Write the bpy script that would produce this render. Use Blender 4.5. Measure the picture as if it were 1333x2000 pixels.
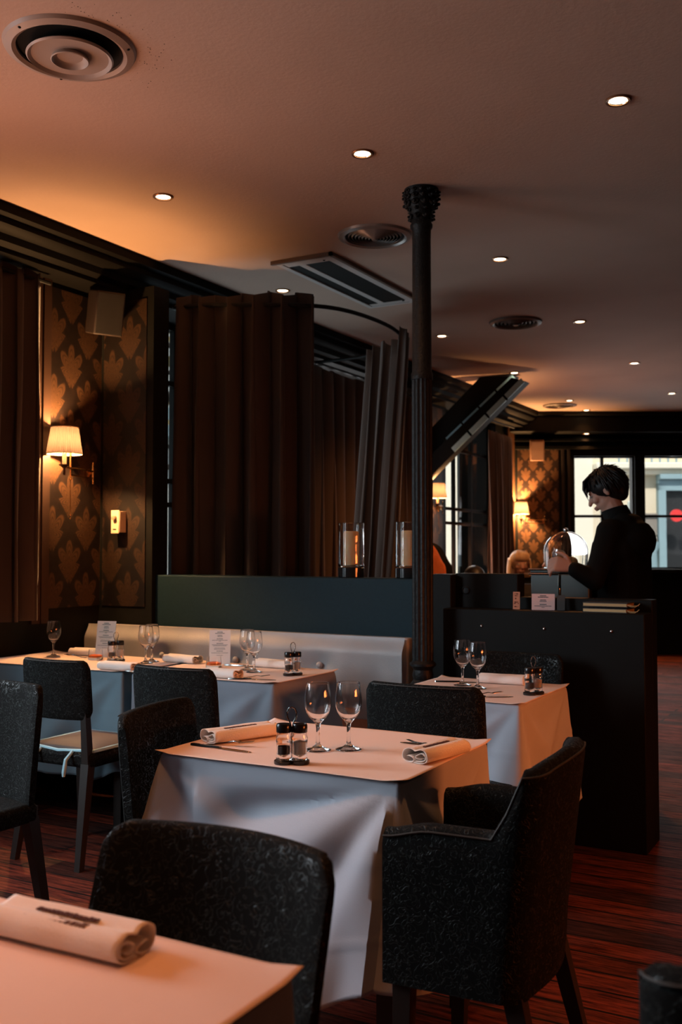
import bpy, math, random
from math import sin, cos, pi, radians as R, atan2, sqrt, exp
from mathutils import Vector, Matrix, noise
for o in list(bpy.data.objects): bpy.data.objects.remove(o)
C = bpy.context.scene.collection
S = bpy.context.scene
random.seed(4)
H = 3.04
# ---------------------------------------------------------------- camera
YAW = 29.2
cd = bpy.data.cameras.new('camera'); cam = bpy.data.objects.new('camera', cd); C.objects.link(cam)
cam.location = (0, 0, 1.3); cam.rotation_euler = (R(90 + 2.305), 0, R(YAW))
cd.sensor_fit = 'VERTICAL'; cd.sensor_height = 36; cd.lens = 1938 / 2000 * 36
cd.clip_start = .05; cd.clip_end = 200
cd.dof.use_dof = True; cd.dof.focus_distance = 3.2; cd.dof.aperture_fstop = 4.5
S.camera = cam
# ---------------------------------------------------------------- world, sun, exposure
w = bpy.data.worlds.new('world'); S.world = w; w.use_nodes = True
bg = w.node_tree.nodes['Background']; bg.inputs[0].default_value = (.72, .9, 1, 1); bg.inputs[1].default_value = .9
S.view_settings.view_transform = 'Standard'; S.view_settings.look = 'None'
S.view_settings.exposure = 0; S.view_settings.gamma = 1
def light(name, typ, loc, target, energy, col, size=None, sy=None, spot=None, blend=.6, spread=None, parent=None):
    l = bpy.data.lights.new(name, typ); l.energy = energy; l.color = col
    if typ == 'AREA':
        l.shape = 'RECTANGLE'; l.size = size; l.size_y = sy or size
        if spread: l.spread = R(spread)
    elif size: l.shadow_soft_size = size
    if typ == 'SPOT': l.spot_size = R(spot); l.spot_blend = blend
    o = bpy.data.objects.new(name, l); C.objects.link(o); o.location = loc
    if target is not None: o.rotation_euler = (Vector(target) - Vector(loc)).to_track_quat('-Z', 'Y').to_euler()
    if parent: o.parent = parent
    return o
sun = light('sun', 'SUN', (4, -6, 20), (0.2, 2.5, 10), 3.6, (1, .93, .82)); sun.data.angle = R(3)
COOL = (.70, .88, 1.0); WARM = (1.0, .50, .28)
# daylight coming through the window openings of the left wall
for yy in (2.55, 3.2): light('window_daylight', 'AREA', (-4.40, yy, 1.75), (-1.8, yy+.2, .75), 4, COOL, .42, 1.5, spread=125)
for yy in (.05, .75, 1.4): light('window_daylight', 'AREA', (-4.40, yy, 1.85), (-1.4, 2.45, .60), 22, (.78, .90, 1), .42, 1.5, spread=110)
light('window_daylight', 'AREA', (-4.45, 5.7, 1.6), (-2.6, 5.4, 3.0), 7, COOL, 1.5, 1.4, spread=120)
light('window_daylight', 'AREA', (-4.45, 8.0, 1.9), (-2.6, 7.0, 1.5), 16, (.9, .95, 1), 1.4, 1.5)
light('window_daylight', 'AREA', (-4.45, 10.12, 1.8), (-3.0, 9.2, 1.1), 16, (.9, .95, 1), .5, 1.5, spread=120)
# sunlight thrown up from the pavement outside, through the same openings, onto the ceiling
BOUNCE = (1.0, .40, .20)
light('pavement_bounce', 'AREA', (-4.40, 2.9, 1.15), (-2.8, 3.0, 3.04), 13, BOUNCE, 1.9, .4, spread=92)
light('pavement_bounce', 'AREA', (-4.40, 0.8, 1.15), (-3.4, 1.7, 3.04), 15, BOUNCE, 1.9, .4, spread=70)
light('pavement_bounce', 'AREA', (-4.42, 8.0, 1.15), (-2.6, 8.0, 3.04), 22, BOUNCE, 1.6, .4, spread=120)
light('pavement_bounce', 'AREA', (-4.42, 10.6, 1.15), (-2.4, 10.4, 3.04), 17, BOUNCE, 1.4, .4, spread=130)
# warm fill added out of view on the right for the orange cloth sides
light('right_warm_fill', 'AREA', (2.6, 3.1, 1.12), (-1.5, 3.3, .6), 11, (1, .22, .05), 1.6, .3, spread=56)

# ---------------------------------------------------------------- helpers
class MB:
    def __init__(s): s.v = []; s.f = []
    def add(s, vs, fs, M=None):
        n = len(s.v)
        s.v += [tuple(M @ Vector(p)) if M else tuple(p) for p in vs]
        s.f += [tuple(i + n for i in f) for f in fs]; return s
    def box(s, x0, x1, y0, y1, z0, z1, M=None):
        return s.add([(x0,y0,z0),(x1,y0,z0),(x1,y1,z0),(x0,y1,z0),(x0,y0,z1),(x1,y0,z1),(x1,y1,z1),(x0,y1,z1)],
                     [(0,3,2,1),(4,5,6,7),(0,1,5,4),(1,2,6,5),(2,3,7,6),(3,0,4,7)], M)
    def hexa(s, b, t, M=None):   # 4 bottom points, 4 top points
        return s.add(list(b) + list(t), [(0,3,2,1),(4,5,6,7),(0,1,5,4),(1,2,6,5),(2,3,7,6),(3,0,4,7)], M)
    def lathe(s, prof, seg=32, M=None, fn=None, cap=True):
        vs = []; fs = []; n = len(prof)
        for i, (r, z) in enumerate(prof):
            for k in range(seg):
                a = 2*pi*k/seg; rr = r*(fn(a, z) if fn else 1)
                vs.append((rr*cos(a), rr*sin(a), z))
        for i in range(n-1):
            for k in range(seg):
                k2 = (k+1) % seg; fs.append((i*seg+k, i*seg+k2, (i+1)*seg+k2, (i+1)*seg+k))
        if cap:
            if prof[0][0] > 1e-6: fs.append(tuple(reversed(range(seg))))
            if prof[-1][0] > 1e-6: fs.append(tuple((n-1)*seg+k for k in range(seg)))
        return s.add(vs, fs, M)
    def tube(s, pts, r, seg=8, closed=False, M=None):
        pts = [Vector(p) for p in pts]; n = len(pts); vs = []; fs = []
        up = Vector((0,0,1)); prev = None
        for i, p in enumerate(pts):
            a = pts[(i-1) % n] if (closed or i > 0) else p
            b = pts[(i+1) % n] if (closed or i < n-1) else p
            t = (b-a).normalized()
            if prev is None:
                u = t.cross(up);
                if u.length < .05: u = t.cross(Vector((1,0,0)))
            else: u = prev - t*prev.dot(t)
            u.normalize(); prev = u; v = t.cross(u)
            rr = r[i] if isinstance(r, (list, tuple)) else r
            for k in range(seg):
                an = 2*pi*k/seg; vs.append(p + (u*cos(an) + v*sin(an))*rr)
        m = n if closed else n-1
        for i in range(m):
            for k in range(seg):
                j = (i+1) % n; k2 = (k+1) % seg
                fs.append((i*seg+k, i*seg+k2, j*seg+k2, j*seg+k))
        if not closed: fs += [tuple(reversed(range(seg))), tuple((n-1)*seg+k for k in range(seg))]
        return s.add(vs, fs, M)
    def grid(s, nu, nv, fn, cu=False, cv=False, M=None):
        vs = [fn(i/(nu if cu else nu-1), j/(nv if cv else nv-1)) for i in range(nu) for j in range(nv)]; fs = []
        for i in range(nu if cu else nu-1):
            for j in range(nv if cv else nv-1):
                i2 = (i+1) % nu; j2 = (j+1) % nv
                fs.append((i*nv+j, i2*nv+j, i2*nv+j2, i*nv+j2))
        return s.add(vs, fs, M)
    def ball(s, c, r, M=None, seg=16, rings=10, sc=(1,1,1)):
        T = Matrix.Translation(c) @ Matrix.Diagonal((*sc, 1)); T = M @ T if M else T
        return s.lathe([(max(r*sin(pi*i/rings), 1e-4), -r*cos(pi*i/rings)) for i in range(rings+1)], seg, T)
    def cap(s, a, b, ra, rb, seg=14):   # tapered limb with round ends
        a = Vector(a); b = Vector(b); d = b-a; L = d.length
        q = d.to_track_quat('Z', 'Y').to_matrix().to_4x4(); T = Matrix.Translation(a) @ q
        pr = [(max(ra*sin(pi/2*i/5), 1e-4), -ra*cos(pi/2*i/5)) for i in range(6)] + [(max(rb*cos(pi/2*i/5), 1e-4), L + rb*sin(pi/2*i/5)) for i in range(6)]
        return s.lathe(pr, seg, T)
def obj(name, mb, m, parent=None, smooth=40, bevel=0, sub=0, solid=0, M=None, remesh=0, smo=0, seg=2):
    me = bpy.data.meshes.new(name); me.from_pydata(mb.v, [], mb.f); me.validate(); me.update()
    o = bpy.data.objects.new(name, me); C.objects.link(o)
    if m: me.materials.append(m)
    if parent: o.parent = parent
    if M is not None: o.matrix_local = M
    if bevel:
        b = o.modifiers.new('bevel', 'BEVEL'); b.width = bevel; b.segments = seg; b.limit_method = 'ANGLE'; b.angle_limit = R(35)
    if solid:
        b = o.modifiers.new('solid', 'SOLIDIFY'); b.thickness = abs(solid); b.offset = -1 if solid > 0 else 1
    if remesh:
        b = o.modifiers.new('remesh', 'REMESH'); b.mode = 'VOXEL'; b.voxel_size = remesh; b.use_smooth_shade = True
    if smo:
        b = o.modifiers.new('smooth', 'SMOOTH'); b.iterations = smo; b.factor = .5
    if sub:
        b = o.modifiers.new('sub', 'SUBSURF'); b.levels = b.render_levels = sub
    if smooth:
        me.shade_smooth()
        if smooth < 180 and not remesh: me.set_sharp_from_angle(angle=R(smooth))
    return o
def tag(o, label, cat, group=None, kind=None):
    o['label'] = label; o['category'] = cat
    if group: o['group'] = group
    if kind: o['kind'] = kind
    return o
def thing(name, label, cat, loc=(0,0,0), rz=0, group=None):
    o = bpy.data.objects.new(name, None); o.empty_display_size = .1; C.objects.link(o)
    o.location = loc; o.rotation_euler = (0, 0, R(rz)); return tag(o, label, cat, group)
def struct(name, mb, m, **k):
    o = obj(name, mb, m, smooth=k.pop('smooth', 30), **k)
    if not o.parent: o['kind'] = 'structure'
    return o
def clone(root, label, loc, rz=0, group=None):
    def cp(o, par):
        c = o.copy(); C.objects.link(c); c.parent = par
        for ch in kids.get(o, []): cp(ch, c)
        return c
    kids = {}
    for o in C.objects:
        if o.parent: kids.setdefault(o.parent, []).append(o)
    c = cp(root, None); c.location = loc; c.rotation_euler = (0, 0, R(rz)); c['label'] = label
    if group: c['group'] = group
    return c
def sm(a, b, x):
    t = min(1, max(0, (x-a)/(b-a))); return t*t*(3-2*t)
# ---------------------------------------------------------------- materials
def mat(name, col, rough=.5, metal=0, spec=.5, sheen=0, coat=0, emit=None, es=0, trans=0, ior=1.45, sss=0):
    m = bpy.data.materials.new(name); m.use_nodes = True; b = m.node_tree.nodes['Principled BSDF']; I = b.inputs
    I['Base Color'].default_value = (*col, 1); I['Roughness'].default_value = rough; I['Metallic'].default_value = metal
    I['Specular IOR Level'].default_value = spec; I['Sheen Weight'].default_value = sheen; I['Coat Weight'].default_value = coat
    I['Transmission Weight'].default_value = trans; I['IOR'].default_value = ior
    if sss: I['Subsurface Weight'].default_value = sss; I['Subsurface Radius'].default_value = (.02, .01, .005)
    if emit: I['Emission Color'].default_value = (*emit, 1); I['Emission Strength'].default_value = es
    return m
def N(m, t, **k):
    n = m.node_tree.nodes.new(t)
    for a, b in k.items():
        if a.startswith('i_'):
            kk = a[2:].replace('_', ' '); n.inputs[int(kk) if kk.isdigit() else kk].default_value = b
        else: setattr(n, a, b)
    return n
def L(m, a, b): m.node_tree.links.new(a, b)
def BS(m): return m.node_tree.nodes['Principled BSDF']
def ramp(m, fac, stops):
    r = N(m, 'ShaderNodeValToRGB'); e = r.color_ramp.elements
    while len(e) < len(stops): e.new(.5)
    for x, (p, c) in zip(e, stops): x.position = p; x.color = (*c, 1)
    L(m, fac, r.inputs[0]); return r.outputs[0]
def noisy(m, scale, stops, detail=4, bump=0, bscale=None, coord='Object', stretch=None, rough=None):
    tc = N(m, 'ShaderNodeTexCoord'); src = tc.outputs[coord]
    if stretch:
        mp = N(m, 'ShaderNodeMapping'); mp.inputs['Scale'].default_value = stretch; L(m, src, mp.inputs[0]); src = mp.outputs[0]
    n = N(m, 'ShaderNodeTexNoise', i_Scale=scale, i_Detail=detail); L(m, src, n.inputs['Vector'])
    if stops: L(m, ramp(m, n.outputs[0], stops), BS(m).inputs['Base Color'])
    if rough: L(m, ramp(m, n.outputs[0], [(.3, (rough[0],)*3), (.7, (rough[1],)*3)]), BS(m).inputs['Roughness'])
    if bump:
        n2 = N(m, 'ShaderNodeTexNoise', i_Scale=bscale or scale*4, i_Detail=3); L(m, src, n2.inputs['Vector'])
        b = N(m, 'ShaderNodeBump', i_Strength=bump, i_Distance=.01); L(m, n2.outputs[0], b.inputs['Height']); L(m, b.outputs[0], BS(m).inputs['Normal'])
    return m
def math2(m, op, a, b=None, c=None):
    n = N(m, 'ShaderNodeMath', operation=op)
    for i, x in enumerate((a, b, c)):
        if x is None: continue
        if isinstance(x, (int, float)): n.inputs[i].default_value = x
        else: L(m, x, n.inputs[i])
    return n.outputs[0]
ceil_m = noisy(mat('ceiling_paint', (.46, .33, .26), .75, spec=.3), 1.2, [(.3, (.43, .305, .24)), (.7, (.49, .355, .285))], bump=.12, bscale=60)
black = noisy(mat('black_lacquer', (.006, .006, .0055), .55, spec=.15), 3, [(.3, (.005, .005, .0045)), (.7, (.008, .008, .007))])
blackflat = mat('black_paint', (.006, .006, .0055), .7, spec=.2)
board_m = noisy(mat('dark_green_board', (.02, .042, .046), .6, spec=.25), 90, [(.3, (.005, .023, .034)), (.7, (.010, .032, .045))], rough=(.55, .7))
leather = noisy(mat('grey_leather', (.40, .41, .42), .38), 5, [(.3, (.37, .38, .40)), (.7, (.45, .44, .44))], bump=.15, bscale=220)
leather_brown = mat('brown_leather', (.10, .04, .03), .45)
cloth_m = noisy(mat('grey_tablecloth', (.40, .43, .49), .85, spec=.2, sheen=.1), 3, [(.3, (.37, .40, .46)), (.7, (.43, .46, .52))], bump=.05, bscale=300)
paper_m = noisy(mat('rose_paper', (.80, .62, .54), .7, spec=.25), 4, [(.3, (.78, .60, .52)), (.7, (.82, .64, .56))])
napkin_m = noisy(mat('white_napkin', (.85, .78, .72), .95, spec=.1, sheen=.2), 9, [(.3, (.82, .75, .69)), (.7, (.88, .81, .75))], bump=.3, bscale=260)
print_m = mat('brown_print', (.09, .03, .02), .9)
ink = mat('dark_ink', (.03, .07, .09), .8)
card_m = mat('menu_paper', (.78, .84, .84), .6)
card_pink = mat('rose_menu_paper', (.66, .48, .46), .7)
card_orange = mat('orange_menu_paper', (.55, .27, .17), .7)
steel = mat('steel', (.45, .44, .42), .16, 1)
chrome = mat('chrome', (.75, .74, .72), .1, 1)
brass = mat('brass', (.80, .48, .18), .24, 1)
iron = noisy(mat('black_cast_iron', (.01, .011, .011), .45, spec=.25), 60, [(.3, (.006, .0065, .007)), (.7, (.014, .015, .015))], bump=.3, bscale=120)
glass = mat('clear_glass', (1, 1, 1), .0, trans=1, ior=1.45)
wax = mat('candle_wax', (.72, .50, .26), .5, sss=.3)
orange_wax = mat('orange_wax', (.95, .18, .02), .4, sss=.1)
salt = mat('salt', (.75, .68, .62), .8); pepper = mat('pepper', (.06, .04, .03), .8)
white_metal = mat('white_vent_metal', (.30, .235, .20), .45, spec=.5)
grey_metal = mat('grey_vent_metal', (.30, .27, .25), .3, .35)
dark_vent = mat('dark_vent_metal', (.14, .09, .065), .5)
lamp_on = mat('lamp_glow', (1, 1, 1), .5, emit=(1, .74, .45), es=14)
trim_m = mat('lamp_trim', (.30, .16, .09), .3, .7)
wood_leg = mat('dark_wood', (.016, .012, .010), .45)
skin = mat('skin', (.62, .33, .24), .5, sss=.08)
hair_black = mat('black_hair', (.012, .009, .008), .45); hair_blond = noisy(mat('blond_hair', (.85, .6, .36), .5), 30, [(.3, (.7, .42, .22)), (.7, (.95, .72, .46))], stretch=(1, 1, .15))
hair_grey = mat('grey_hair', (.20, .17, .15), .6)
jacket_m = mat('black_jacket', (.010, .010, .010), .8, spec=.15)
cloth_dark = mat('dark_clothing', (.03, .025, .025), .8)
silver = noisy(mat('brushed_steel', (.14, .15, .145), .35, .8), 3, None, bump=.05, rough=(.25, .5))
gold_edge = mat('worn_gilt', (.45, .30, .14), .45, .4)
card_black = mat('black_cover', (.02, .018, .016), .6)
orange_seat = noisy(mat('orange_leather', (.55, .13, .03), .5), 30, [(.3, (.48, .11, .03)), (.7, (.62, .16, .05))])
pale_blue = mat('pale_blue_reflection', (.35, .62, .75), .3, spec=.5)  # flat blue standing for windows mirrored in the slanted canopy
cushion_m = mat('brown_cushion', (.06, .035, .027), .6, sheen=.2); blue_pipe = mat('pale_blue_piping', (.38, .68, .80), .6)

# floor: reddish worn planks running across the room
floor_m = mat('worn_red_planks', (.2, .06, .04), .6, spec=.22)
tc = N(floor_m, 'ShaderNodeTexCoord'); br = N(floor_m, 'ShaderNodeTexBrick', offset=.37, i_Scale=1.0, i_Mortar_Size=.006, i_Bias=0.0, i_Brick_Width=1.6, i_Row_Height=.13)
br.inputs['Color1'].default_value = (.20, .038, .018, 1); br.inputs['Color2'].default_value = (.04, .013, .009, 1); br.inputs['Mortar'].default_value = (.008, .005, .004, 1)
L(floor_m, tc.outputs['Object'], br.inputs['Vector'])
mp = N(floor_m, 'ShaderNodeMapping'); mp.inputs['Scale'].default_value = (2, 22, 1); L(floor_m, tc.outputs['Object'], mp.inputs[0])
nz = N(floor_m, 'ShaderNodeTexNoise', i_Scale=3.0, i_Detail=7, i_Roughness=.7); L(floor_m, mp.outputs[0], nz.inputs['Vector'])
wr = ramp(floor_m, nz.outputs[0], [(.38, (.12, .1, .09)), (.62, (1.5, 1.4, 1.3))])
mx = N(floor_m, 'ShaderNodeMix', data_type='RGBA', blend_type='MULTIPLY'); mx.inputs[0].default_value = 1
L(floor_m, br.outputs[0], mx.inputs[6]); L(floor_m, wr, mx.inputs[7]); L(floor_m, mx.outputs[2], BS(floor_m).inputs['Base Color'])
L(floor_m, ramp(floor_m, nz.outputs[0], [(.3, (.8,)*3), (.7, (.55,)*3)]), BS(floor_m).inputs['Roughness'])
bp = N(floor_m, 'ShaderNodeBump', i_Strength=.4, i_Distance=.01); L(floor_m, nz.outputs[0], bp.inputs['Height']); L(floor_m, bp.outputs[0], BS(floor_m).inputs['Normal'])

# chair fabric: black jacquard with squiggles
fab = mat('black_jacquard', (.01, .01, .01), .6, spec=.2)
tc = N(fab, 'ShaderNodeTexCoord'); n1 = N(fab, 'ShaderNodeTexNoise', i_Scale=52.0, i_Detail=0.0, i_Distortion=1.8); L(fab, tc.outputs['Object'], n1.inputs['Vector'])
band = ramp(fab, n1.outputs[0], [(.47, (0, 0, 0)), (.50, (1, 1, 1)), (.54, (1, 1, 1)), (.57, (0, 0, 0))])
mxf = N(fab, 'ShaderNodeMix', data_type='RGBA'); mxf.inputs[6].default_value = (.0028, .003, .0028, 1); mxf.inputs[7].default_value = (.018, .022, .021, 1)
L(fab, band, mxf.inputs[0]); L(fab, mxf.outputs[2], BS(fab).inputs['Base Color'])
L(fab, ramp(fab, band, [(0, (.9,)*3), (1, (.26,)*3)]), BS(fab).inputs['Roughness'])
bp = N(fab, 'ShaderNodeBump', i_Strength=.5, i_Distance=.003); L(fab, band, bp.inputs['Height']); L(fab, bp.outputs[0], BS(fab).inputs['Normal'])
pipe_m = mat('seam_thread', (.035, .032, .028), .6)

curt = noisy(mat('brown_velvet', (.04, .024, .018), .7, spec=.3, sheen=.2), 6, [(.3, (.022, .014, .011)), (.7, (.042, .026, .020))], stretch=(1, 1, .1))
curt_grey = noisy(mat('grey_velvet', (.10, .07, .06), .75, spec=.2, sheen=.3), 6, [(.3, (.10, .068, .056)), (.7, (.16, .105, .085))], stretch=(1, 1, .1))

def damask(name, du, P_u=.27, P_v=.38, k=1.0):
    m = mat(name, (.2, .1, .05), .55, spec=.4)
    g = N(m, 'ShaderNodeNewGeometry'); d = N(m, 'ShaderNodeVectorMath', operation='DOT_PRODUCT'); d.inputs[1].default_value = du
    L(m, g.outputs['Position'], d.inputs[0]); sx = N(m, 'ShaderNodeSeparateXYZ'); L(m, g.outputs['Position'], sx.inputs[0])
    nz_ = N(m, 'ShaderNodeTexNoise', i_Scale=26.0, i_Detail=3); L(m, g.outputs['Position'], nz_.inputs['Vector'])
    wob = math2(m, 'MULTIPLY', math2(m, 'SUBTRACT', nz_.outputs[0], .5), .22)
    uu = math2(m, 'DIVIDE', d.outputs['Value'], P_u); vv = math2(m, 'DIVIDE', sx.outputs[2], P_v)
    fa = math2(m, 'SUBTRACT', math2(m, 'FRACT', math2(m, 'ADD', math2(m, 'ADD', uu, vv), 40.3)), .5)
    fb = math2(m, 'SUBTRACT', math2(m, 'FRACT', math2(m, 'ADD', math2(m, 'SUBTRACT', uu, vv), 40.1)), .5)
    du_ = math2(m, 'ADD', fa, fb); dv_ = math2(m, 'SUBTRACT', fa, fb)
    dv2 = math2(m, 'ADD', dv_, .38)
    th = math2(m, 'ARCTAN2', du_, dv2)
    r = math2(m, 'SQRT', math2(m, 'ADD', math2(m, 'MULTIPLY', du_, du_), math2(m, 'MULTIPLY', dv2, dv2)))
    petal = math2(m, 'ABSOLUTE', math2(m, 'COSINE', math2(m, 'MULTIPLY', th, 3.5)))
    edge = math2(m, 'SUBTRACT', math2(m, 'ADD', math2(m, 'MULTIPLY', petal, .42), .40), r)      # >0 inside the fan of leaves
    vein = math2(m, 'ABSOLUTE', math2(m, 'SINE', math2(m, 'MULTIPLY', edge, 17.0)))
    inside = math2(m, 'GREATER_THAN', math2(m, 'ADD', edge, wob), 0.0)
    s = math2(m, 'MULTIPLY', inside, math2(m, 'ADD', .35, math2(m, 'MULTIPLY', vein, .65)))
    s = math2(m, 'ADD', s, math2(m, 'MULTIPLY', wob, 1.8))
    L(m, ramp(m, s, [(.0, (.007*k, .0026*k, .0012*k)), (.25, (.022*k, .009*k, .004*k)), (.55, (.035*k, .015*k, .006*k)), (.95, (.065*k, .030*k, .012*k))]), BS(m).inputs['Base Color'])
    return m
dam_left = damask('damask_wallpaper', (0, 1, 0), k=.75); dam_far = damask('damask_wallpaper_far', (.873, .487, 0), .19, .26, 1.6); dam_pier_shaded = damask('damask_wallpaper_pier_shaded', (1, 0, 0), k=.45)  # pier copy of the wallpaper darkened, its shade put into the colour

# lampshade fabric: pleated, lets the bulb shine through
shade_m = mat('pleated_shade', (.9, .62, .38), .8)
nt = shade_m.node_tree; out = nt.nodes['Material Output']; tr = N(shade_m, 'ShaderNodeBsdfTranslucent'); tr.inputs[0].default_value = (.011, .0085, .0070, 1)
df = N(shade_m, 'ShaderNodeBsdfDiffuse'); df.inputs[0].default_value = (.16, .13, .11, 1)
mxs = N(shade_m, 'ShaderNodeMixShader'); mxs.inputs[0].default_value = .6; L(shade_m, df.outputs[0], mxs.inputs[1]); L(shade_m, tr.outputs[0], mxs.inputs[2]); L(shade_m, mxs.outputs[0], out.inputs[0])
pane_m = mat('window_glass', (1, 1, 1), .0)
nt = pane_m.node_tree; out = nt.nodes['Material Output']; tb = N(pane_m, 'ShaderNodeBsdfTransparent'); gb = N(pane_m, 'ShaderNodeBsdfGlossy'); gb.inputs['Roughness'].default_value = .02
mxs = N(pane_m, 'ShaderNodeMixShader'); mxs.inputs[0].default_value = .06; L(pane_m, tb.outputs[0], mxs.inputs[1]); L(pane_m, gb.outputs[0], mxs.inputs[2]); L(pane_m, mxs.outputs[0], out.inputs[0])

# ---------------------------------------------------------------- room shell
XW = -4.2
struct('floor', MB().box(-5, 4, -3, 15, -.1, 0), floor_m)
struct('ceiling', MB().box(-4.7, 4, -3, 15.5, H, H+.25), ceil_m)
openings = [(-1.7, -.2, .95), (.35, 1.9, .95), (2.3, 3.92, .95), (4.75, 6.62, .75), (7.15, 8.85, .75), (9.82, 11.35, .75)]
ZT = 2.86
wl = MB(); y = -3
for a, b, zb in openings:
    wl.box(XW-.3, XW, y, a, 0, H); wl.box(XW-.3, XW, a, b, 0, zb); wl.box(XW-.3, XW, a, b, ZT, H); y = b
wl.box(XW-.3, XW, y, 12.6, 0, H)
W = struct('wall_left', wl, black)
struct('wallpaper', MB().box(XW, XW+.006, 4.09, 4.52, .98, 2.82), dam_left, parent=W)
struct('wallpaper', MB().box(XW, XW+.006, 9.10, 9.72, .98, 2.82), dam_left, parent=W)
struct('panel_moulding', MB().box(XW, XW+.03, 4.03, 4.085, .9, 2.86).box(XW, XW+.02, 3.97, 4.03, .9, 2.86), mat('moulding', (.03, .012, .005), .6), parent=W)
struct('panel_moulding', MB().box(XW, XW+.03, 11.72, 11.95, .9, 2.86), mat('moulding_far', (.12, .05, .02), .5), parent=W)
struct('wall_back', MB().box(-5, 4, -2.8, -2.6, 0, H), blackflat)
struct('wall_right', MB().box(3.2, 3.4, -3, 15.5, 0, H), blackflat)
# pier with the thermostat
P_ = struct('wall_pier', MB().box(XW, -3.79, 4.52, 4.66, 0, 2.87), black)
struct('wallpaper', MB().box(-4.17, -3.84, 4.514, 4.52, .98, 2.80), dam_pier_shaded, parent=P_)
# cornice along the left wall
cor = MB()
pf = [(0, 0), (.37, 0), (.37, -.05), (.33, -.06), (.33, -.09), (.30, -.11), (.26, -.115), (.25, -.15), (.20, -.165), (.20, -.19), (0, -.19)]
def extr(prof, y0, y1, x, z):
    n = len(prof); vs = [(x+a, y0, z+b) for a, b in prof] + [(x+a, y1, z+b) for a, b in prof]
    return vs, [(i, (i+1) % n, (i+1) % n + n, i+n) for i in range(n)] + [tuple(range(n))[::-1], tuple(range(n, 2*n))]
cor.add(*extr(pf, -2.6, 12.3, XW, H)); struct('trim_1', cor, mat('matt_black_cornice', (.0035, .0033, .003), .6, spec=.08))
# far wall, set square to the bar room
FA = Vector((-4.04, 12.16, 0)); FM = Matrix(((.873, -.487, 0, FA.x), (.487, .873, 0, FA.y), (0, 0, 1, 0), (0, 0, 0, 1)))
fo = [(.56, 1.335), (1.46, 2.24), (2.4, 3.2)]
fw = MB(); x = -.9
for a, b in fo:
    fw.box(x, a, 0, .25, 0, H, FM); fw.box(a, b, 0, .25, 0, 1.085, FM); fw.box(a, b, 0, .25, 2.52, H, FM); x = b
fw.box(x, 8.8, 0, .25, 0, H, FM)
W2 = struct('wall_far', fw, black)
struct('wallpaper', MB().box(-.16, .36, -.006, 0, .98, 2.62, FM), dam_far, parent=W2)
struct('panel_moulding', MB().box(.40, .43, -.03, 0, .9, 2.6, FM).box(.47, .5, -.05, 0, .9, 2.6, FM), wood_leg, parent=W2)
struct('trim_2', MB().box(-.3, 8, -.32, 0, 2.79, H, FM).box(-.3, 8, -.37, 0, 2.99, H, FM), black, bevel=.01)
struct('trim_3', MB().box(-.3, 8, -.06, 0, 2.60, 2.64, FM).box(-.3, 8, -.09, 0, 2.70, 2.73, FM), black)

def window(n, x0, x1, z0, z1, M, mull, trans, fr=.045, d=.05):
    f = MB()
    f.box(x0, x0+fr, 0, d, z0, z1, M).box(x1-fr, x1, 0, d, z0, z1, M).box(x0, x1, 0, d, z0, z0+fr, M).box(x0, x1, 0, d, z1-fr, z1, M)
    for q in mull: f.box(q-.018, q+.018, .005, d-.005, z0, z1, M)
    for q in trans: f.box(x0, x1, .008, d-.008, q-.017, q+.017, M)
    o = struct('window_%d' % n, f, black)
    struct('pane', MB().box(x0+.02, x1-.02, .022, .028, z0+.02, z1-.02, M), pane_m, parent=o)
LM = Matrix(((0, -1, 0, XW-.1), (1, 0, 0, 0), (0, 0, 1, 0), (0, 0, 0, 1)))   # local x -> world Y, local y -> world -X
for i, (a, b, zb) in enumerate(openings):
    window(i+1, a, b, zb, ZT, LM, [(a+b)/2] if i < 3 else [a+(b-a)*.33, a+(b-a)*.66], [1.55, 2.2] if i < 3 else [1.62, 1.78, 2.45])
FM2 = FM @ Matrix.Translation((0, .06, 0))
for i, (a, b) in enumerate(fo): window(7+i, a, b, 1.085, 2.52, FM2, [.935] if i == 0 else [], [1.755], fr=.02)
struct('trim_4', MB().box(.4, 3.6, -.16, 0, 1.04, 1.085, FM), black, bevel=.006)

light('window_daylight', 'AREA', tuple(FM @ Vector((1.4, .35, 1.9))), (-2.4, 8.5, 1.0), 16, (.95, .97, 1), 1.7, 1.3, spread=130)

# ---------------------------------------------------------------- outside
def ext(name, mb, m, label, cat, **k): return tag(obj(name, mb, m, **k), label, cat)
render_m = noisy(mat('cream_render', (.82, .72, .56), .9), 2, [(.3, (.76, .66, .50)), (.7, (.84, .74, .58))])
render_hi = mat('pale_stone', (.95, .88, .74), .9)
bluegrey = mat('blue_grey_paint', (.30, .44, .50), .6)
struct('ground', MB().box(-30, 20, 15.6, 60, -.3, -.02).box(-30, -4.6, -10, 16, -.3, -.02), noisy(mat('pavement', (.45, .45, .45), .9), 2, [(.3, (.35, .35, .35)), (.7, (.5, .5, .5))]))
EM = FM @ Matrix.Translation((0, 7.0, 0))
b = thing('building', 'cream rendered building across the street seen through far windows', 'building', FA)
def bpart(nm, mb, m, **k): 
    o = obj(nm, mb, m, **k); o.parent = b; o.matrix_local = Matrix.Translation(-FA); return o
bpart('facade', MB().box(-1, 9, 0, 1, 0, 3.02, EM).box(-1, 9, .3, 1, 3.02, 8, EM), render_m)
bpart('pilaster', MB().box(-1, 2.55, -.08, 0, 0, 8, EM), render_hi)
bpart('cornice', MB().box(2.56, 9, -.35, .3, 2.92, 3.04, EM).box(2.56, 9, -.2, .3, 2.82, 2.92, EM), render_hi, bevel=.02)
rl = MB()
for k in range(24): rl.box(3.0+k*.16, 3.03+k*.16, -.30, -.27, 3.04, 3.5, EM)
rl.box(3, 7, -.31, -.26, 3.46, 3.5, EM)
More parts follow.
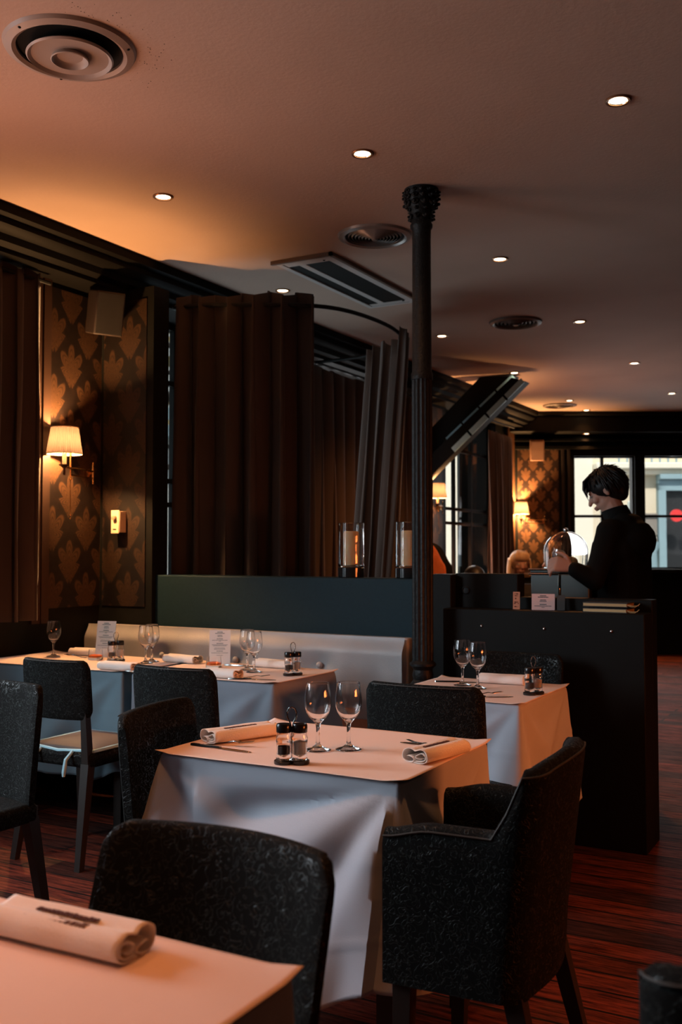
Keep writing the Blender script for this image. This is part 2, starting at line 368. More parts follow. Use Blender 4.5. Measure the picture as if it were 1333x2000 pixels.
bpart('railing', rl, bluegrey)
bpart('stone_band', MB().box(3.3, 3.82, -.06, 0, 1.62, 2.02, EM).box(3.3, 3.82, -.1, 0, 1.98, 2.06, EM).box(3.3, 3.8, -.12, 0, 1.4, 1.6, EM), mat('worn_stone', (.30, .27, .24), .9), bevel=.01)
dfm = MB().box(3.82, 3.97, -.16, 0, 0, 2.66, EM).box(3.82, 6, -.16, 0, 2.5, 2.72, EM).box(3.82, 6.1, -.28, 0, 2.72, 2.82, EM)
bpart('shop_front', dfm, bluegrey, bevel=.01)
bpart('shop_column', MB().lathe([(.14, 0), (.14, .1), (.11, .16), (.10, 1.3), (.13, 1.38), (.15, 1.5)], 20, EM @ Matrix.Translation((3.66, -.2, 0))), bluegrey)
bpart('doorway', MB().box(3.97, 6, -.03, .02, 0, 2.5, EM), mat('shop_interior', (.02, .022, .025), .5))
ext('shop_sign', MB().lathe([(.0001, -.03), (.12, -.03), (.12, .03), (.0001, .03)], 24, EM @ Matrix.Translation((4.05, -.5, 2.0)) @ Matrix.Rotation(pi/2, 4, 'X')).lathe([(.0001, -.035), (.07, -.035), (.07, .035), (.0001, .035)], 20, EM @ Matrix.Translation((4.26, -.5, 1.95)) @ Matrix.Rotation(pi/2, 4, 'X')), mat('red_sign', (.9, .05, .05), .5), 'small red round sign on shop front outside far right window', 'sign')
wl_ = thing('street_lamp', 'pale glass wall lantern on cream building beside the man', 'lamp', tuple(EM @ Vector((3.22, -.25, 2.05))))
obj('lantern', MB().lathe([(.02, -.08), (.06, -.05), (.13, .2), (.05, .28), (.0001, .30)], 16, Matrix.Rotation(R(25), 4, 'Y')), mat('frosted_glass', (.75, .85, .85), .3), wl_)
obj('bracket', MB().tube([(0, .26, -.14), (0, .12, -.16), (0, 0, -.1)], .014), blackflat, wl_)
def cafe_chair(label, s, yoff, rz):
    t = thing('cafe_chair', label, 'chair', tuple(FM @ Vector((s, yoff, -.02))), rz, 'orange chairs on the terrace')
    obj('seat_shell', MB().grid(9, 12, lambda u, v: ((u-.5)*.46*(1-.15*v), -.22+.44*min(v*2, 1)+.04*max(0, v-.5), .46 + (0 if v < .5 else (v-.5)*.9) + .05*(2*u-1)**2)), mat('amber_plastic', (.75, .26, .06), .4), t, solid=.02)
    for sx in (-1, 1):
        for sy in (-1, 1): obj('leg', MB().tube([(sx*.16, sy*.15, .45), (sx*.22, sy*.22, 0)], .012), mat('oak', (.5, .3, .15), .5), t)
    return t
ESTREET = 4.0
cafe_chair('orange plastic cafe chair outside, nearest the window frame', 2.86, 3.6, 29+180)
cafe_chair('orange plastic cafe chair outside, cut by the right picture edge', 3.22, 4.3, 29+160)
# street front opposite the left windows
b2 = thing('building', 'pale blue grey shop front across the side street', 'building', (-9, 10, 0))
lf = MB().box(-1, 0, -8, 9.6, 0, 7)
obj('facade', lf, noisy(mat('grey_white_render', (.62, .66, .66), .9), 1.5, [(.3, (.5, .54, .54)), (.7, (.70, .72, .70))]), b2)
sf = MB()
for k in range(12):
    y0 = -7 + k*1.4; sf.box(0, .1, y0, y0+.12, 0, 2.9)
sf.box(0, .25, -8, 9.6, 2.9, 3.3); sf.box(0, .12, -8, 9.6, .0, .5)
obj('shop_front', sf, bluegrey, b2)
tr_m = mat('bark', (.06, .05, .045), .9); 
tree = thing('street_tree', 'bare branched street tree seen through narrow left window gap', 'tree', (-6.3, 7.55, -.02))
tm = MB().tube([(0, 0, 0), (.03, .02, 1.5), (0, 0, 3.0), (.05, 0, 5)], [.09, .07, .06, .03], 10)
for k in range(26):
    z0 = 2.0 + k*.09; a = k*2.4; l = .5 + .3*random.random()
    tm.tube([(0, 0, z0), (l*.5*cos(a), l*.5*sin(a), z0+.25), (l*cos(a), l*sin(a), z0+.6+.2*random.random())], [.022, .014, .006], 6)
obj('trunk', tm, tr_m, tree)
lv = MB()
for k in range(420):
    a = random.random()*2*pi; r = random.random()**.5*.8; z = 2.5+random.random()*2.2; c = Vector((r*cos(a), r*sin(a), z)); s_ = .03+.03*random.random()
    q = Matrix.Translation(c) @ Matrix.Rotation(random.random()*6, 4, 'X') @ Matrix.Rotation(random.random()*6, 4, 'Z')
    lv.add([(-s_, 0, 0), (0, -s_*.6, .005), (s_, 0, 0), (0, s_*.6, .005)], [(0, 1, 2, 3)], q)
obj('foliage', lv, mat('autumn_leaf', (.35, .28, .14), .8), tree)

# ---------------------------------------------------------------- ceiling fittings
def downlight_proto():
    t = thing('downlight', '', 'ceiling light')
    obj('trim_ring', MB().lathe([(.036, .002), (.037, -.006), (.046, -.008), (.050, -.004), (.050, .001)], 32, cap=False), trim_m, t)
    obj('reflector', MB().lathe([(.037, -.005), (.033, .004), (.031, .003)], 28, cap=False), chrome, t)
    obj('bulb', MB().lathe([(.0001, -.006), (.02, -.005), (.033, -.002), (.034, .002)], 28), lamp_on, t)
    light('lamp_light', 'SPOT', (0, 0, -.02), (0, 0, -1), 11, (1, .40, .13), .03, spot=105, blend=.9, parent=t)
    return t
DL = [(-3.10, 3.76, 'ceiling downlight nearest the sconce wall, above the long banquette table'),
      (-2.00, 3.77, 'ceiling downlight between the big round vent and the column, middle of the front row'),
      (-.90, 3.80, 'ceiling downlight nearest the top right corner of the photo'),
      (-3.53, 5.52, 'ceiling downlight just above the front curtain beside the long air grille'),
      (-2.02, 5.55, 'ceiling downlight right of the column at the height of the air grille'),
      (-3.16, 7.32, 'ceiling downlight just right of the column above the slanted beams'),
      (-2.05, 7.37, 'ceiling downlight right of the third round vent'),
      (-3.20, 9.18, 'ceiling downlight touching the top of the slanted beams'),
      (-2.07, 9.25, 'ceiling downlight far right, above the right part of the far window wall'),
      (-3.24, 11.18, 'ceiling downlight just above the farthest round vent'),
      (-3.28, 12.05, 'ceiling downlight nearest the far beam, right of the farthest vent'),
      (-2.11, 11.22, 'ceiling downlight at the right picture edge near the far beam')]
dl0 = downlight_proto()
for i, (x, y, lb) in enumerate(DL):
    if i == 0: dl0.location = (x, y, H); dl0['label'] = lb; dl0['group'] = 'ceiling downlights'
    else: clone(dl0, lb, (x, y, H), 0, 'ceiling downlights')
kids_ = [o for o in C.objects if o.parent and o.parent.get('label', '').startswith('ceiling downlight right of the third') and o.type == 'LIGHT']
for o in kids_:
    o.data = o.data.copy(); o.data.energy = 150; o.data.spot_size = R(140)
tag(clone(dl0, 'tiny downlight under the far beam above the window', (-3.372, 12.37, 2.79)), 'tiny downlight under the far beam above the window', 'ceiling light', 'ceiling downlights')
for x in (1.4, 2.5):
    for y in (1.9, 3.8, 5.6, 7.4): light('unseen_room_spot', 'SPOT', (x, y, H-.03), (x, y, 0), 5, (1, .40, .13), .05, spot=130, blend=.8)
for x in (-3.1, -2.0, -.9): light('unseen_room_spot', 'SPOT', (x, 1.95, H-.03), (x, 1.95, 0), 40, (1, .36, .11), .05, spot=85, blend=.9)
for x in (-2.0, -1.1): light('unseen_room_spot', 'SPOT', (x, .35, H-.03), (x, .35, 0), 60, (1, .30, .08), .05, spot=80, blend=.9)  # extra spots added to turn the near table orange, no fixtures there

def vent(label, x, y, R_, rings, m, deep=.05):
    t = thing('ceiling_vent', label, 'vent', (x, y, H), 0, 'round ceiling vents')
    obj('flange', MB().lathe([(R_*.80, .001), (R_*.80, -.012), (R_*.86, -.02), (R_*.97, -.012), (R_, 0)], 64, cap=False), m, t)
    obj('duct', MB().lathe([(R_*.80, -.003), (R_*.79, -.002), (.0001, -.001)], 48, cap=False), blackflat, t)
    if rings == 3:
        obj('cone_ring', MB().lathe([(R_*.64, -.030), (R_*.655, -.034), (R_*.63, -.040), (R_*.55, -.024), (R_*.42, -.004), (R_*.40, -.004), (R_*.55, -.018)], 64), m, t)
        obj('centre_disc', MB().lathe([(.0001, -.022), (R_*.04, -.026), (R_*.10, -.022), (R_*.24, -.034), (R_*.275, -.046), (R_*.29, -.044), (R_*.26, -.028), (.0001, -.012)], 48), m, t)
        for a in (.4, 2.5, 4.6): obj('screw', MB().lathe([(.006, 0), (.004, -.003), (.0001, -.004)], 10, Matrix.Translation((R_*.92*cos(a), R_*.92*sin(a), -.015))), blackflat, t)
        return t
    for k in range(rings):
        r = R_*.72*(1-k/(rings)) ; w_ = R_*.72/rings
        if k == rings-1: obj('centre_disc', MB().lathe([(.0001, -deep*.65), (r*.7, -deep*.7), (r, -deep*.5), (r*.9, -deep*.35), (.0001, -deep*.35)], 40), m, t)
        else: obj('cone_ring', MB().lathe([(r, -.003-.0022*k), (r-w_*.30, -.012-.0022*k), (r-w_*.36, -.0115-.0022*k), (r-w_*.08, -.003-.0022*k)], 56), m, t)
    return t
vent('large white round ceiling vent in the top left corner', -2.46, 2.48, .225, 3, white_metal, .05)
vent('grey many-ringed round ceiling vent left of the column', -2.47, 4.80, .205, 8, grey_metal, .04)
vent('brown round ceiling vent in the middle distance right of the column', -2.48, 7.15, .20, 5, dark_vent, .04)
vent('farthest round ceiling vent, near the far beam', -3.45, 11.5, .20, 4, dark_vent, .04)
# soot specks round the big vent
sp = MB()
for k in range(70):
    a = random.uniform(-.9, 1.5); r = .235 + abs(random.gauss(0, .07)); s_ = random.uniform(.0006, .002)
    sp.lathe([(s_, -.0008), (s_, .0004)], 6, Matrix.Translation((-2.46+r*cos(a), 2.48+r*sin(a), H)))
o = obj('soot_specks', sp, mat('soot', (.03, .022, .02), .9)); tag(o, 'black soot specks on the ceiling beside the large round vent', 'stain', kind='stuff')
# long air conditioning grille
t = thing('air_grille', 'long rectangular ceiling air grille with two dark slots left of the column', 'vent', (-3.02, 5.55, H))
ag = MB().box(-.20, .18, -.60, -.57, -.018, 0).box(-.20, .18, .60, .63, -.018, 0).box(-.20, -.165, -.57, .6, -.018, 0).box(.125, .18, -.57, .6, -.018, 0).box(-.165, .125, -.57, -.5, -.014, 0).box(-.165, .125, .55, .6, -.014, 0).box(-.09, -.045, -.5, .55, -.014, 0)
obj('frame', ag, mat('grille_frame', (.50, .46, .44), .5), t, bevel=.002)
obj('rim', MB().box(.18, .20, -.62, .65, -.022, 0).box(-.22, .20, -.62, -.60, -.022, 0), dark_vent, t)
obj('slot', MB().box(-.165, -.09, -.5, .55, -.010, 0), blackflat, t); obj('slot', MB().box(-.045, .125, -.5, .55, -.010, 0), blackflat, t)
for k in (-1, 1): obj('screw', MB().lathe([(.009, -.002), (.006, -.005), (.0001, -.006)], 12, Matrix.Translation((.10, .01+k*.54, -.014))), blackflat, t)

# ---------------------------------------------------------------- cast iron column
t = thing('cast_iron_column', 'black fluted cast iron column with leafy capital rising to the ceiling', 'column', (-1.96, 4.30, 0))
fl = lambda a, z: 1 - .09*abs(sin(a*8))
obj('base', MB().lathe([(.11, 0), (.11, .06), (.085, .09), (.09, .12), (.07, .16), (.066, .5), (.058, .52), (.06, .66)], 32), iron, t)
obj('collar', MB().lathe([(.046, .66), (.058, .665), (.060, .68), (.050, .69), (.044, .70), (.050, .72), (.044, .745), (.050, .755), (.062, .765), (.062, .775), (.052, .785), (.047, .79)], 40), iron, t)
obj('fluted_shaft', MB().lathe([(.050, .785), (.050, 1.03), (.050, 1.6), (.049, 2.12), (.049, 2.13)], 96, fn=fl), iron, t)
obj('upper_shaft', MB().lathe([(.052, 2.12), (.052, 2.15), (.0465, 2.16), (.0445, 2.82)], 40), iron, t)
cap_ = MB().lathe([(.045, 2.80), (.046, 2.845), (.053, 2.855), (.054, 2.868), (.048, 2.878), (.049, 2.905), (.055, 2.935), (.068, 2.960), (.074, 3.0), (.080, 3.015), (.082, 3.04)], 40)
rnd = random.Random(3)
for z0, n, rr, sz in ((2.905, 8, .053, .0135), (2.940, 8, .058, .010), (2.968, 10, .068, .017), (2.998, 12, .075, .014), (3.022, 14, .080, .011)):
    for k in range(n):
        a = 2*pi*(k + .5*(n % 4 == 2))/n; M = Matrix.Rotation(a, 4, 'Z') @ Matrix.Translation((rr, 0, z0)) @ Matrix.Rotation(R(-25), 4, 'Y')
        cap_.ball((0, 0, 0), sz, M, 10, 7, (.8, 1.15, 1.1)); cap_.ball((sz*.75, 0, -sz*.55), sz*.5, M, 8, 6)
        cap_.ball((sz*.2, sz*.8, -sz*.1), sz*.45, M, 8, 5); cap_.ball((sz*.2, -sz*.8, -sz*.1), sz*.45, M, 8, 5)
obj('capital', cap_, iron, t, smooth=60)

# ---------------------------------------------------------------- banquette side
struct('wall_parapet', MB().box(-3.79, -2.03, 4.55, 4.72, .0, 1.165), board_m, bevel=.006)
tag(obj('service_post', MB().box(-2.03, -1.90, 4.50, 4.66, 0, 1.19), black, bevel=.004), 'black post at the end of the dark green parapet behind the column', 'post')
t = thing('banquette', 'light grey leather banquette with round buttons under the dark green parapet', 'bench', (-3.1, 4.3, 0))
def back_f(u, v):
    x = -1.06 + u*2.06; z = .46 + v*.42
    d = 0
    for bx in (-.49, .01, .53): d += .028*exp(-(((x-bx)/.07)**2 + ((z-.725)/.05)**2))
    return (x, .09 - .03*sm(0, .3, v) + .035*sm(.8, 1, v) + d, z)
obj('backrest', MB().grid(120, 40, back_f), leather, t, smooth=180)
obj('back_shell', MB().box(-1.06, 1.0, .13, .20, .46, .875), leather, t, bevel=.01)
for bx in (-.49, .01, .53): obj('button', MB().ball((bx, .072, .725), .017, sc=(1, .8, 1)), leather, t)
obj('seat', MB().box(-1.06, 1.0, -.22, .12, .34, .47), leather_brown, t, bevel=.03)
obj('plinth', MB().box(-1.06, .99, -.14, .14, 0, .34), black, t)

# ---------------------------------------------------------------- curtains
def folds(path, z0, z1, nf, amp, m, name, label, group=None, lean=(0, 0), seed=0, parent=None, flare=.3, nz_=26, top=.04):
    """hanging cloth following a plan polyline"""
    pts = [Vector((*p, 0)) for p in path]; Ls = [0]
    for a, b in zip(pts, pts[1:]): Ls.append(Ls[-1] + (b-a).length)
    T = Ls[-1]
    def at(s):
        for i in range(len(pts)-1):
            if s <= Ls[i+1] + 1e-9 or i == len(pts)-2:
                k = (s-Ls[i])/(Ls[i+1]-Ls[i]); d = (pts[i+1]-pts[i]).normalized(); return pts[i].lerp(pts[i+1], k), Vector((-d.y, d.x, 0)), d
    rnd = random.Random(seed); ph = [rnd.uniform(-1.1, 1.1) for _ in range(nf+2)]; am = [rnd.uniform(.45, 1.35) for _ in range(nf+2)]
    def fn(u, v):
        s = u*T; p, n, d = at(s); q = u*nf; i = int(q); w_ = q-i
        pp = ph[i]*(1-w_)+ph[i+1]*w_; aa = am[i]*(1-w_)+am[i+1]*w_
        a = amp*aa*(1 - .35*v*v) * (1 + flare*(1-v))
        c = sin(2*pi*q + pp + .5*sin(2.2*v + seed))
        z = z0 + (z1-z0)*v + (top*(.5+.5*c)*aa if v > .98 else 0) + .015*noise.noise((q, seed, 0))*(v > .98)
        wob = .012*noise.noise((q*1.5, v*2.3, seed))
        p = p + n*(a*(1.25*c - .25*c*c*c) + wob) + d*(a*.55*sin(4*pi*q+pp))
        return (p.x + lean[0]*(1-v), p.y + lean[1]*(1-v), z)
    o = obj(name, MB().grid(nf*22+1, nz_, fn), m, parent, smooth=180, solid=.004)
    if label: tag(o, label, 'curtain', group)
    return o
rod = [(-3.83, 4.77), (-3.58, 4.84), (-3.25, 5.02), (-3.05, 5.18), (-2.95, 5.38), (-2.91, 5.7), (-2.93, 6.0), (-3.02, 6.3), (-3.25, 6.55), (-3.6, 6.70), (-4.1, 6.72)]
def arc(r, n=5):
    out_ = []
    for i in range(len(r)-1):
        a, b_ = r[max(i-1, 0)], r[i]; c, d = r[i+1], r[min(i+2, len(r)-1)]
        for k in range(n):
            t_ = k/n; out_.append(tuple(.5*((2*b_[j]) + (c[j]-a[j])*t_ + (2*a[j]-5*b_[j]+4*c[j]-d[j])*t_*t_ + (3*b_[j]-a[j]-3*c[j]+d[j])*t_**3) for j in (0, 1)))
    return out_ + [r[-1]]
ra = arc(rod)
rt = thing('curtain_rod', 'black curved curtain rod arching out below the ceiling beside the air grille', 'curtain rod', (-3.83, 4.77, 2.8))
Mo = Matrix.Translation((3.83, -4.77, -2.8))
obj('rail', MB().tube([(x, y, 2.80) for x, y in ra], .013, 10), iron, rt).matrix_local = Mo
obj('finial', MB().ball((-3.83, 4.77, 2.8), .02), iron, rt).matrix_local = Mo
folds([(-3.80, 4.79), (-3.58, 4.845), (-3.25, 5.02), (-3.055, 5.165)], .03, 2.845, 5, .062, curt, 'curtain', 'large brown velvet curtain hanging in front, left of the candles', 'vestibule curtains', seed=3)
folds([(-2.885, 6.02), (-2.98, 6.25), (-3.17, 6.42), (-3.42, 6.55)], .03, 2.80, 6, .05, curt_grey, 'curtain', 'greyish brown curtain gathered at the far end of the curved rod, behind the candles', 'vestibule curtains', lean=(-.16, -.06), seed=8)
folds([(-3.98, 6.62), (-4.0, 8.75)], .02, 2.75, 11, .055, curt_grey, 'curtain', 'dark window curtain catching light in a narrow strip right of the large brown curtain', 'vestibule curtains', seed=5)
folds([(-4.10, 3.30), (-4.10, 3.93)], .93, 2.82, 4, .035, curt, 'curtain', 'dark curtain with a pale edge left of the near wall lamp', 'window curtains', seed=2)
folds([(-4.0, 10.62), (-4.0, 11.35)], .02, 2.66, 5, .05, curt_grey, 'curtain', 'gathered curtain between the far left window and the far lamp', 'window curtains', seed=11, lean=(.05, -.1))
for lb, y0, y1, x in (('dark', 3.2, 4.0, -4.10), ('far', 6.55, 8.85, -3.99), ('x', 10.5, 11.45, -4.0)):
    o = obj('curtain_rod', MB().tube([(x, y0, 2.80), (x, y1, 2.80)], .012), iron)
    tag(o, {'dark': 'short dark rod of the curtain left of the near wall lamp', 'far': 'straight dark rod of the window curtain behind the large brown curtain', 'x': 'dark rod of the far window curtain below the cornice'}[lb], 'curtain rod')

# ---------------------------------------------------------------- wall lamps
def sconce(label, loc, rz, power=5.5):
    t = thing('wall_lamp', label, 'lamp', loc, rz, 'swing arm wall lamps')
    lx, ly = .112, -.31
    obj('wall_plate', MB().lathe([(.0001, -.012), (.03, -.012), (.03, .012), (.0001, .02)], 20, Matrix.Translation((.0, 0, 0)) @ Matrix.Rotation(pi/2, 4, 'Y')).tube([(.0, 0, 0), (.035, 0, 0)], .008).tube([(.035, 0, .055), (.035, 0, -.05)], .0055).ball((.035, 0, .06), .008).ball((.035, 0, -.058), .007), brass, t)
    obj('arm', MB().tube([(.035, 0, .012), (.10, -.25, .012), (lx, ly, .012)], .0055), brass, t)
    obj('arm', MB().tube([(.035, 0, -.028), (.10, -.25, -.028)], .005).tube([(.10, -.25, -.045), (.10, -.25, .11)], .005).ball((.10, -.25, -.05), .009), brass, t)
    obj('candle_tube', MB().lathe([(.012, .03), (.012, .10), (.0001, .10)], 16, Matrix.Translation((lx, ly, 0))), mat('ivory_tube', (.85, .7, .5), .6), t)
    obj('drip_tray', MB().lathe([(.0001, -.035), (.008, -.03), (.006, 0), (.014, .012), (.030, .022), (.031, .026), (.012, .028), (.0001, .028)], 20, Matrix.Translation((lx, ly, 0))), mat('aged_bronze', (.08, .045, .025), .35, .8), t)
    def sf(u, v):
        a = 2*pi*u; r = .098 + (.074-.098)*v + .0022*cos(a*44); return (lx + r*cos(a), ly + r*sin(a), .085+.150*v)
    sh = obj('lamp_shade', MB().grid(352, 6, sf, cu=True), shade_m, t, smooth=180)
    obj('shade_trim', MB().tube([(lx+.099*cos(2*pi*k/40), ly+.099*sin(2*pi*k/40), .086) for k in range(40)], .0022, 6, True).tube([(lx+.075*cos(2*pi*k/40), ly+.075*sin(2*pi*k/40), .235) for k in range(40)], .002, 6, True), mat('shade_band', (.75, .5, .3), .7), sh)
    obj('bulb', MB().ball((lx, ly, .12), .012, sc=(1, 1, 1.5)), mat('bulb_glow', (1, 1, 1), .5, emit=(1, .55, .25), es=2.5), t)
    obj('pull_chain', MB().tube([(.10, -.25, -.05), (.102, -.25, -.25)], .0018, 5).ball((.102, -.25, -.255), .006).ball((.102, -.25, -.275), .006), brass, t)
    light('bulb_light', 'POINT', (lx, ly, .158), None, power, (1, .50, .19), .022, parent=t)
    return t
sconce('lit pleated wall lamp on the near wallpaper at the left picture edge', (XW+.012, 4.41, 1.765), 0, 110)
sconce('lit wall lamp beside the far left window, cut by the black post', (XW+.012, 9.62, 1.765), 0, 110)
sconce('lit wall lamp on the far wallpaper between curtain and window, above the blond person', tuple(FM @ Vector((.17, -.012, 1.69))), -60.85, 220)
# thermostat box
t = thing('thermostat', 'small beige control box with a round knob on the pier beside the near lamp', 'control box', (-4.018, 4.514, 1.415))
obj('housing', MB().box(-.034, .034, -.055, 0, 0, .125), mat('beige_plastic', (.62, .45, .30), .5), t, bevel=.003)
obj('front_plate', MB().box(-.030, .030, -.060, -.055, -.006, .131), mat('beige_plate', (.75, .55, .36), .5), t, bevel=.002)
obj('knob', MB().lathe([(.015, 0), (.014, .016), (.010, .018), (.0001, .018)], 20, Matrix.Translation((0, -.060, .085)) @ Matrix.Rotation(pi/2, 4, 'X')), mat('knob_grey', (.35, .25, .17), .4), t)
obj('slot', MB().box(-.014, .010, -.0615, -.059, .015, .021), blackflat, t)
# loudspeakers
def speaker(label, loc, rz, roll, group='wall loudspeakers', g=None):
    t = thing('loudspeaker', label, 'speaker', loc, rz, group)
    M = Matrix.Rotation(R(roll), 4, 'X')
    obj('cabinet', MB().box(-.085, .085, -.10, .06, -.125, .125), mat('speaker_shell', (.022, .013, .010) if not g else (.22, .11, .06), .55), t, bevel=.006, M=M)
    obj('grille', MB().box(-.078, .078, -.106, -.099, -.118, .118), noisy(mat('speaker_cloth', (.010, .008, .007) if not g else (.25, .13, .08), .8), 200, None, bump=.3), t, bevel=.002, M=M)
    obj('bracket', MB().tube([(0, .02, .0), (0, .10, .06), (0, .16, .10)], .01), blackflat, t)
speaker('dark tilted loudspeaker high on the wall above the near lamp', (-4.03, 4.36, 2.70), 62, 14)
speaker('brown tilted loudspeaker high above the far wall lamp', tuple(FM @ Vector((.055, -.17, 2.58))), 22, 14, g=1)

# ---------------------------------------------------------------- slanted beams by the far left window
t = thing('slanted_canopy', 'dark slanted canopy with pale blue painted reflections running up to the ceiling', 'canopy', (-4.19, 9.2, 2.0))
Mo = Matrix.Translation((4.19, -9.2, -2.0))
def slab(a, b, c, d, y0, y1):   # four (x,z) corners
    return MB().hexa([(p[0], y0, p[1]) for p in (a, b, c, d)], [(p[0], y1, p[1]) for p in (a, b, c, d)])
obj('beam', slab((-3.58, 3.035), (-4.19, 2.49), (-4.19, 2.20), (-3.21, 3.02), 9.24, 9.36), black, t).matrix_local = Mo
obj('beam', slab((-3.20, 2.98), (-4.19, 2.16), (-4.19, 1.94), (-3.06, 2.93), 9.10, 9.22), black, t).matrix_local = Mo
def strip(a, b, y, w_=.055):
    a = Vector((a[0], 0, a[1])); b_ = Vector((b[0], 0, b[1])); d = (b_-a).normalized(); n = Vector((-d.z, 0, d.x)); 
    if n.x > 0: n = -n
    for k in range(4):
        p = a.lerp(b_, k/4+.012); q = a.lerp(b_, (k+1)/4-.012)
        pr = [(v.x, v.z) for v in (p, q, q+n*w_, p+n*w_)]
        obj('reflection_strip', slab(*pr, y-.012, y), pale_blue, t).matrix_local = Mo  # window reflections built as pale coloured strips
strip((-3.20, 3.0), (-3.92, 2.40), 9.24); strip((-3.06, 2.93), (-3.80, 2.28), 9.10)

# ---------------------------------------------------------------- hurricane candles on the parapet
def hurricane(label, loc):
    t = thing('candle_holder', label, 'candle', loc, 0, 'glass candle holders on the parapet')
    obj('base', MB().lathe([(.0001, 0), (.066, 0), (.070, .004), (.070, .05), (.066, .054), (.0001, .054)], 40), mat('black_gloss', (.015, .015, .015), .12), t)
    wob = [(.0655, .056), (.0695, .062), (.0675, .075), (.0695, .088), (.0675, .101), (.0695, .114), (.068, .13), (.068, .286), (.0685, .288), (.065, .287), (.0645, .13), (.0635, .066), (.0001, .062)]
    obj('glass_cylinder', MB().lathe([(.0001, .056)] + wob, 48), glass, t)
    c = obj('candle', MB().lathe([(.0001, .064), (.042, .064), (.043, .07), (.042, .236), (.038, .246), (.02, .238), (.0001, .236)], 32), wax, t)
    obj('wick', MB().tube([(0, 0, .236), (.002, 0, .25)], .0015, 5), ink, c)
    return t
h1 = hurricane('glass cylinder with a thick candle on the parapet, fully in view before the curtain', (-2.525, 4.63, 1.165))
clone(h1, 'glass cylinder with a thick candle half hidden behind the column', (-2.185, 4.63, 1.165), 40)

# ---------------------------------------------------------------- service counter, right of the column
struct('wall_counter', MB().box(-1.90, -1.58, 4.56, 4.66, 0, 1.195).box(-1.58, -.955, 4.56, 4.66, 0, 1.085).box(-1.90, -.955, 4.40, 4.56, 0, 1.03), black, bevel=.004)
tag(obj('panel_stud', MB().lathe([(.018, 0), (.02, .004), (.016, .006), (.014, .003), (.0001, .003)], 24, Matrix.Translation((-1.845, 4.56, 1.112)) @ Matrix.Rotation(pi/2, 4, 'X')), iron), 'small dark ring set in the black panel right of the column', 'ring')
for i, (x, z, lb) in enumerate([(-1.704, .953, 'left'), (-1.401, .951, 'middle'), (-1.097, .951, 'right')]):
    tag(obj('wall_stud', MB().lathe([(.006, 0), (.0065, .003), (.004, .005), (.0001, .006)], 14, Matrix.Translation((x, 4.40, z)) @ Matrix.Rotation(pi/2, 4, 'X')), chrome), lb + 'most of three tiny shiny studs in the black counter front', 'stud', 'studs in the counter front')
t = thing('service_counter', 'black bar counter behind the partition where the man stands', 'counter', (-1.62, 5.36, 0))
obj('body', MB().box(-.30, .16, -.25, .25, 0, .97), black, t); obj('worktop', MB().box(-.31, .165, -.26, .26, .97, 1.02), silver, t, bevel=.004)
t = thing('metal_box', 'brushed steel warming box with rounded rails beside the hand of the man', 'box', (-1.575, 5.33, 1.02)); t.scale = (1.04, 1.1, 1.08)
obj('case', MB().box(-.15, .155, -.11, .11, 0, .15), silver, t, bevel=.006)
obj('corner_post', MB().box(-.004, .006, -.119, -.108, .005, .15), chrome, t, bevel=.003)
for z in (.172, .150, .008): obj('rail', MB().tube([(-.16, -.115, z), (.0, -.115, z)] if z > .1 else [(-.09, -.118, z), (.155, -.118, z)], .006 if z > .1 else .004), chrome, t)
obj('lid', MB().box(-.155, .155, -.11, .115, .155, .172), silver, t, bevel=.005)
t = thing('glass_dome', 'clear glass cloche on the steel box in front of the man', 'cloche', (-1.575, 5.34, 1.206)); t.scale = (1.09,)*3
obj('dome', MB().lathe([(.104, .0)] + [(.110*cos(a)+0*a, .085+.105*sin(a)) for a in [pi/2*k/12 for k in range(12)]] + [(.0001, .190), (.0001, .187)] + [(.107*cos(a), .085+.102*sin(a)) for a in [pi/2*k/12 for k in range(11, -1, -1)]] + [(.101, .0)], 48, cap=False), glass, t)
obj('plate', MB().lathe([(.0001, 0), (.10, 0), (.118, .006), (.118, .009), (.0001, .004)], 40), chrome, t)
obj('knob', MB().ball((0, 0, .197), .011), chrome, t)
for k, (x, y) in enumerate([(-.03, .01), (.035, -.02), (.0, .045)]):
    tag(obj('bread_roll', MB().ball((-1.575+x, 5.34+y, 1.206+.010+.03), .034, seg=16, sc=(1.1, .9, .85)), noisy(mat('crust', (.40, .18, .06), .6), 20, [(.3, (.25, .1, .03)), (.7, (.5, .25, .1))])), ['brown roll under the glass cloche, at its left', 'brown roll under the glass cloche, at its right', 'brown roll under the glass cloche, at its back'][k], 'bread', 'rolls under the cloche')

# printed cards
def card(label, cat, w_, h_, loc, rz, tilt, m, inkm, lines, stand=None, name='menu_card', group=None):
    t = thing(name, label, cat, loc, rz, group)
    M = Matrix.Rotation(R(tilt), 4, 'X')
    obj('sheet', MB().box(-w_/2, w_/2, -.0012, .0012, 0, h_), m, t, M=M)
    pm = MB(); rnd = random.Random(len(label))
    for (f, wd, th) in lines:
        x = -w_*wd/2; z = h_*f
        while x < w_*wd/2:
            l = rnd.uniform(.04, .11)*w_; l = min(l, w_*wd/2-x)
            if l > .002: pm.box(x, x+l*.9, -.0018, -.0012, z, z+th*h_)
            x += l
    obj('printed_lines', pm, inkm, t, M=M)
    if stand: obj('stand', MB().box(-w_/2, w_/2, -.02, .03, 0, .004), black, t)
    return t
LN = [(.93, .26, .022), (.895, .46, .018), (.835, .24, .018), (.80, .26, .014), (.73, .30, .02), (.695, .76, .012), (.665, .12, .012), (.595, .32, .02), (.56, .76, .012), (.53, .64, .012), (.465, .5, .012), (.43, .54, .012), (.37, .3, .018), (.32, .8, .012), (.25, .3, .012)]
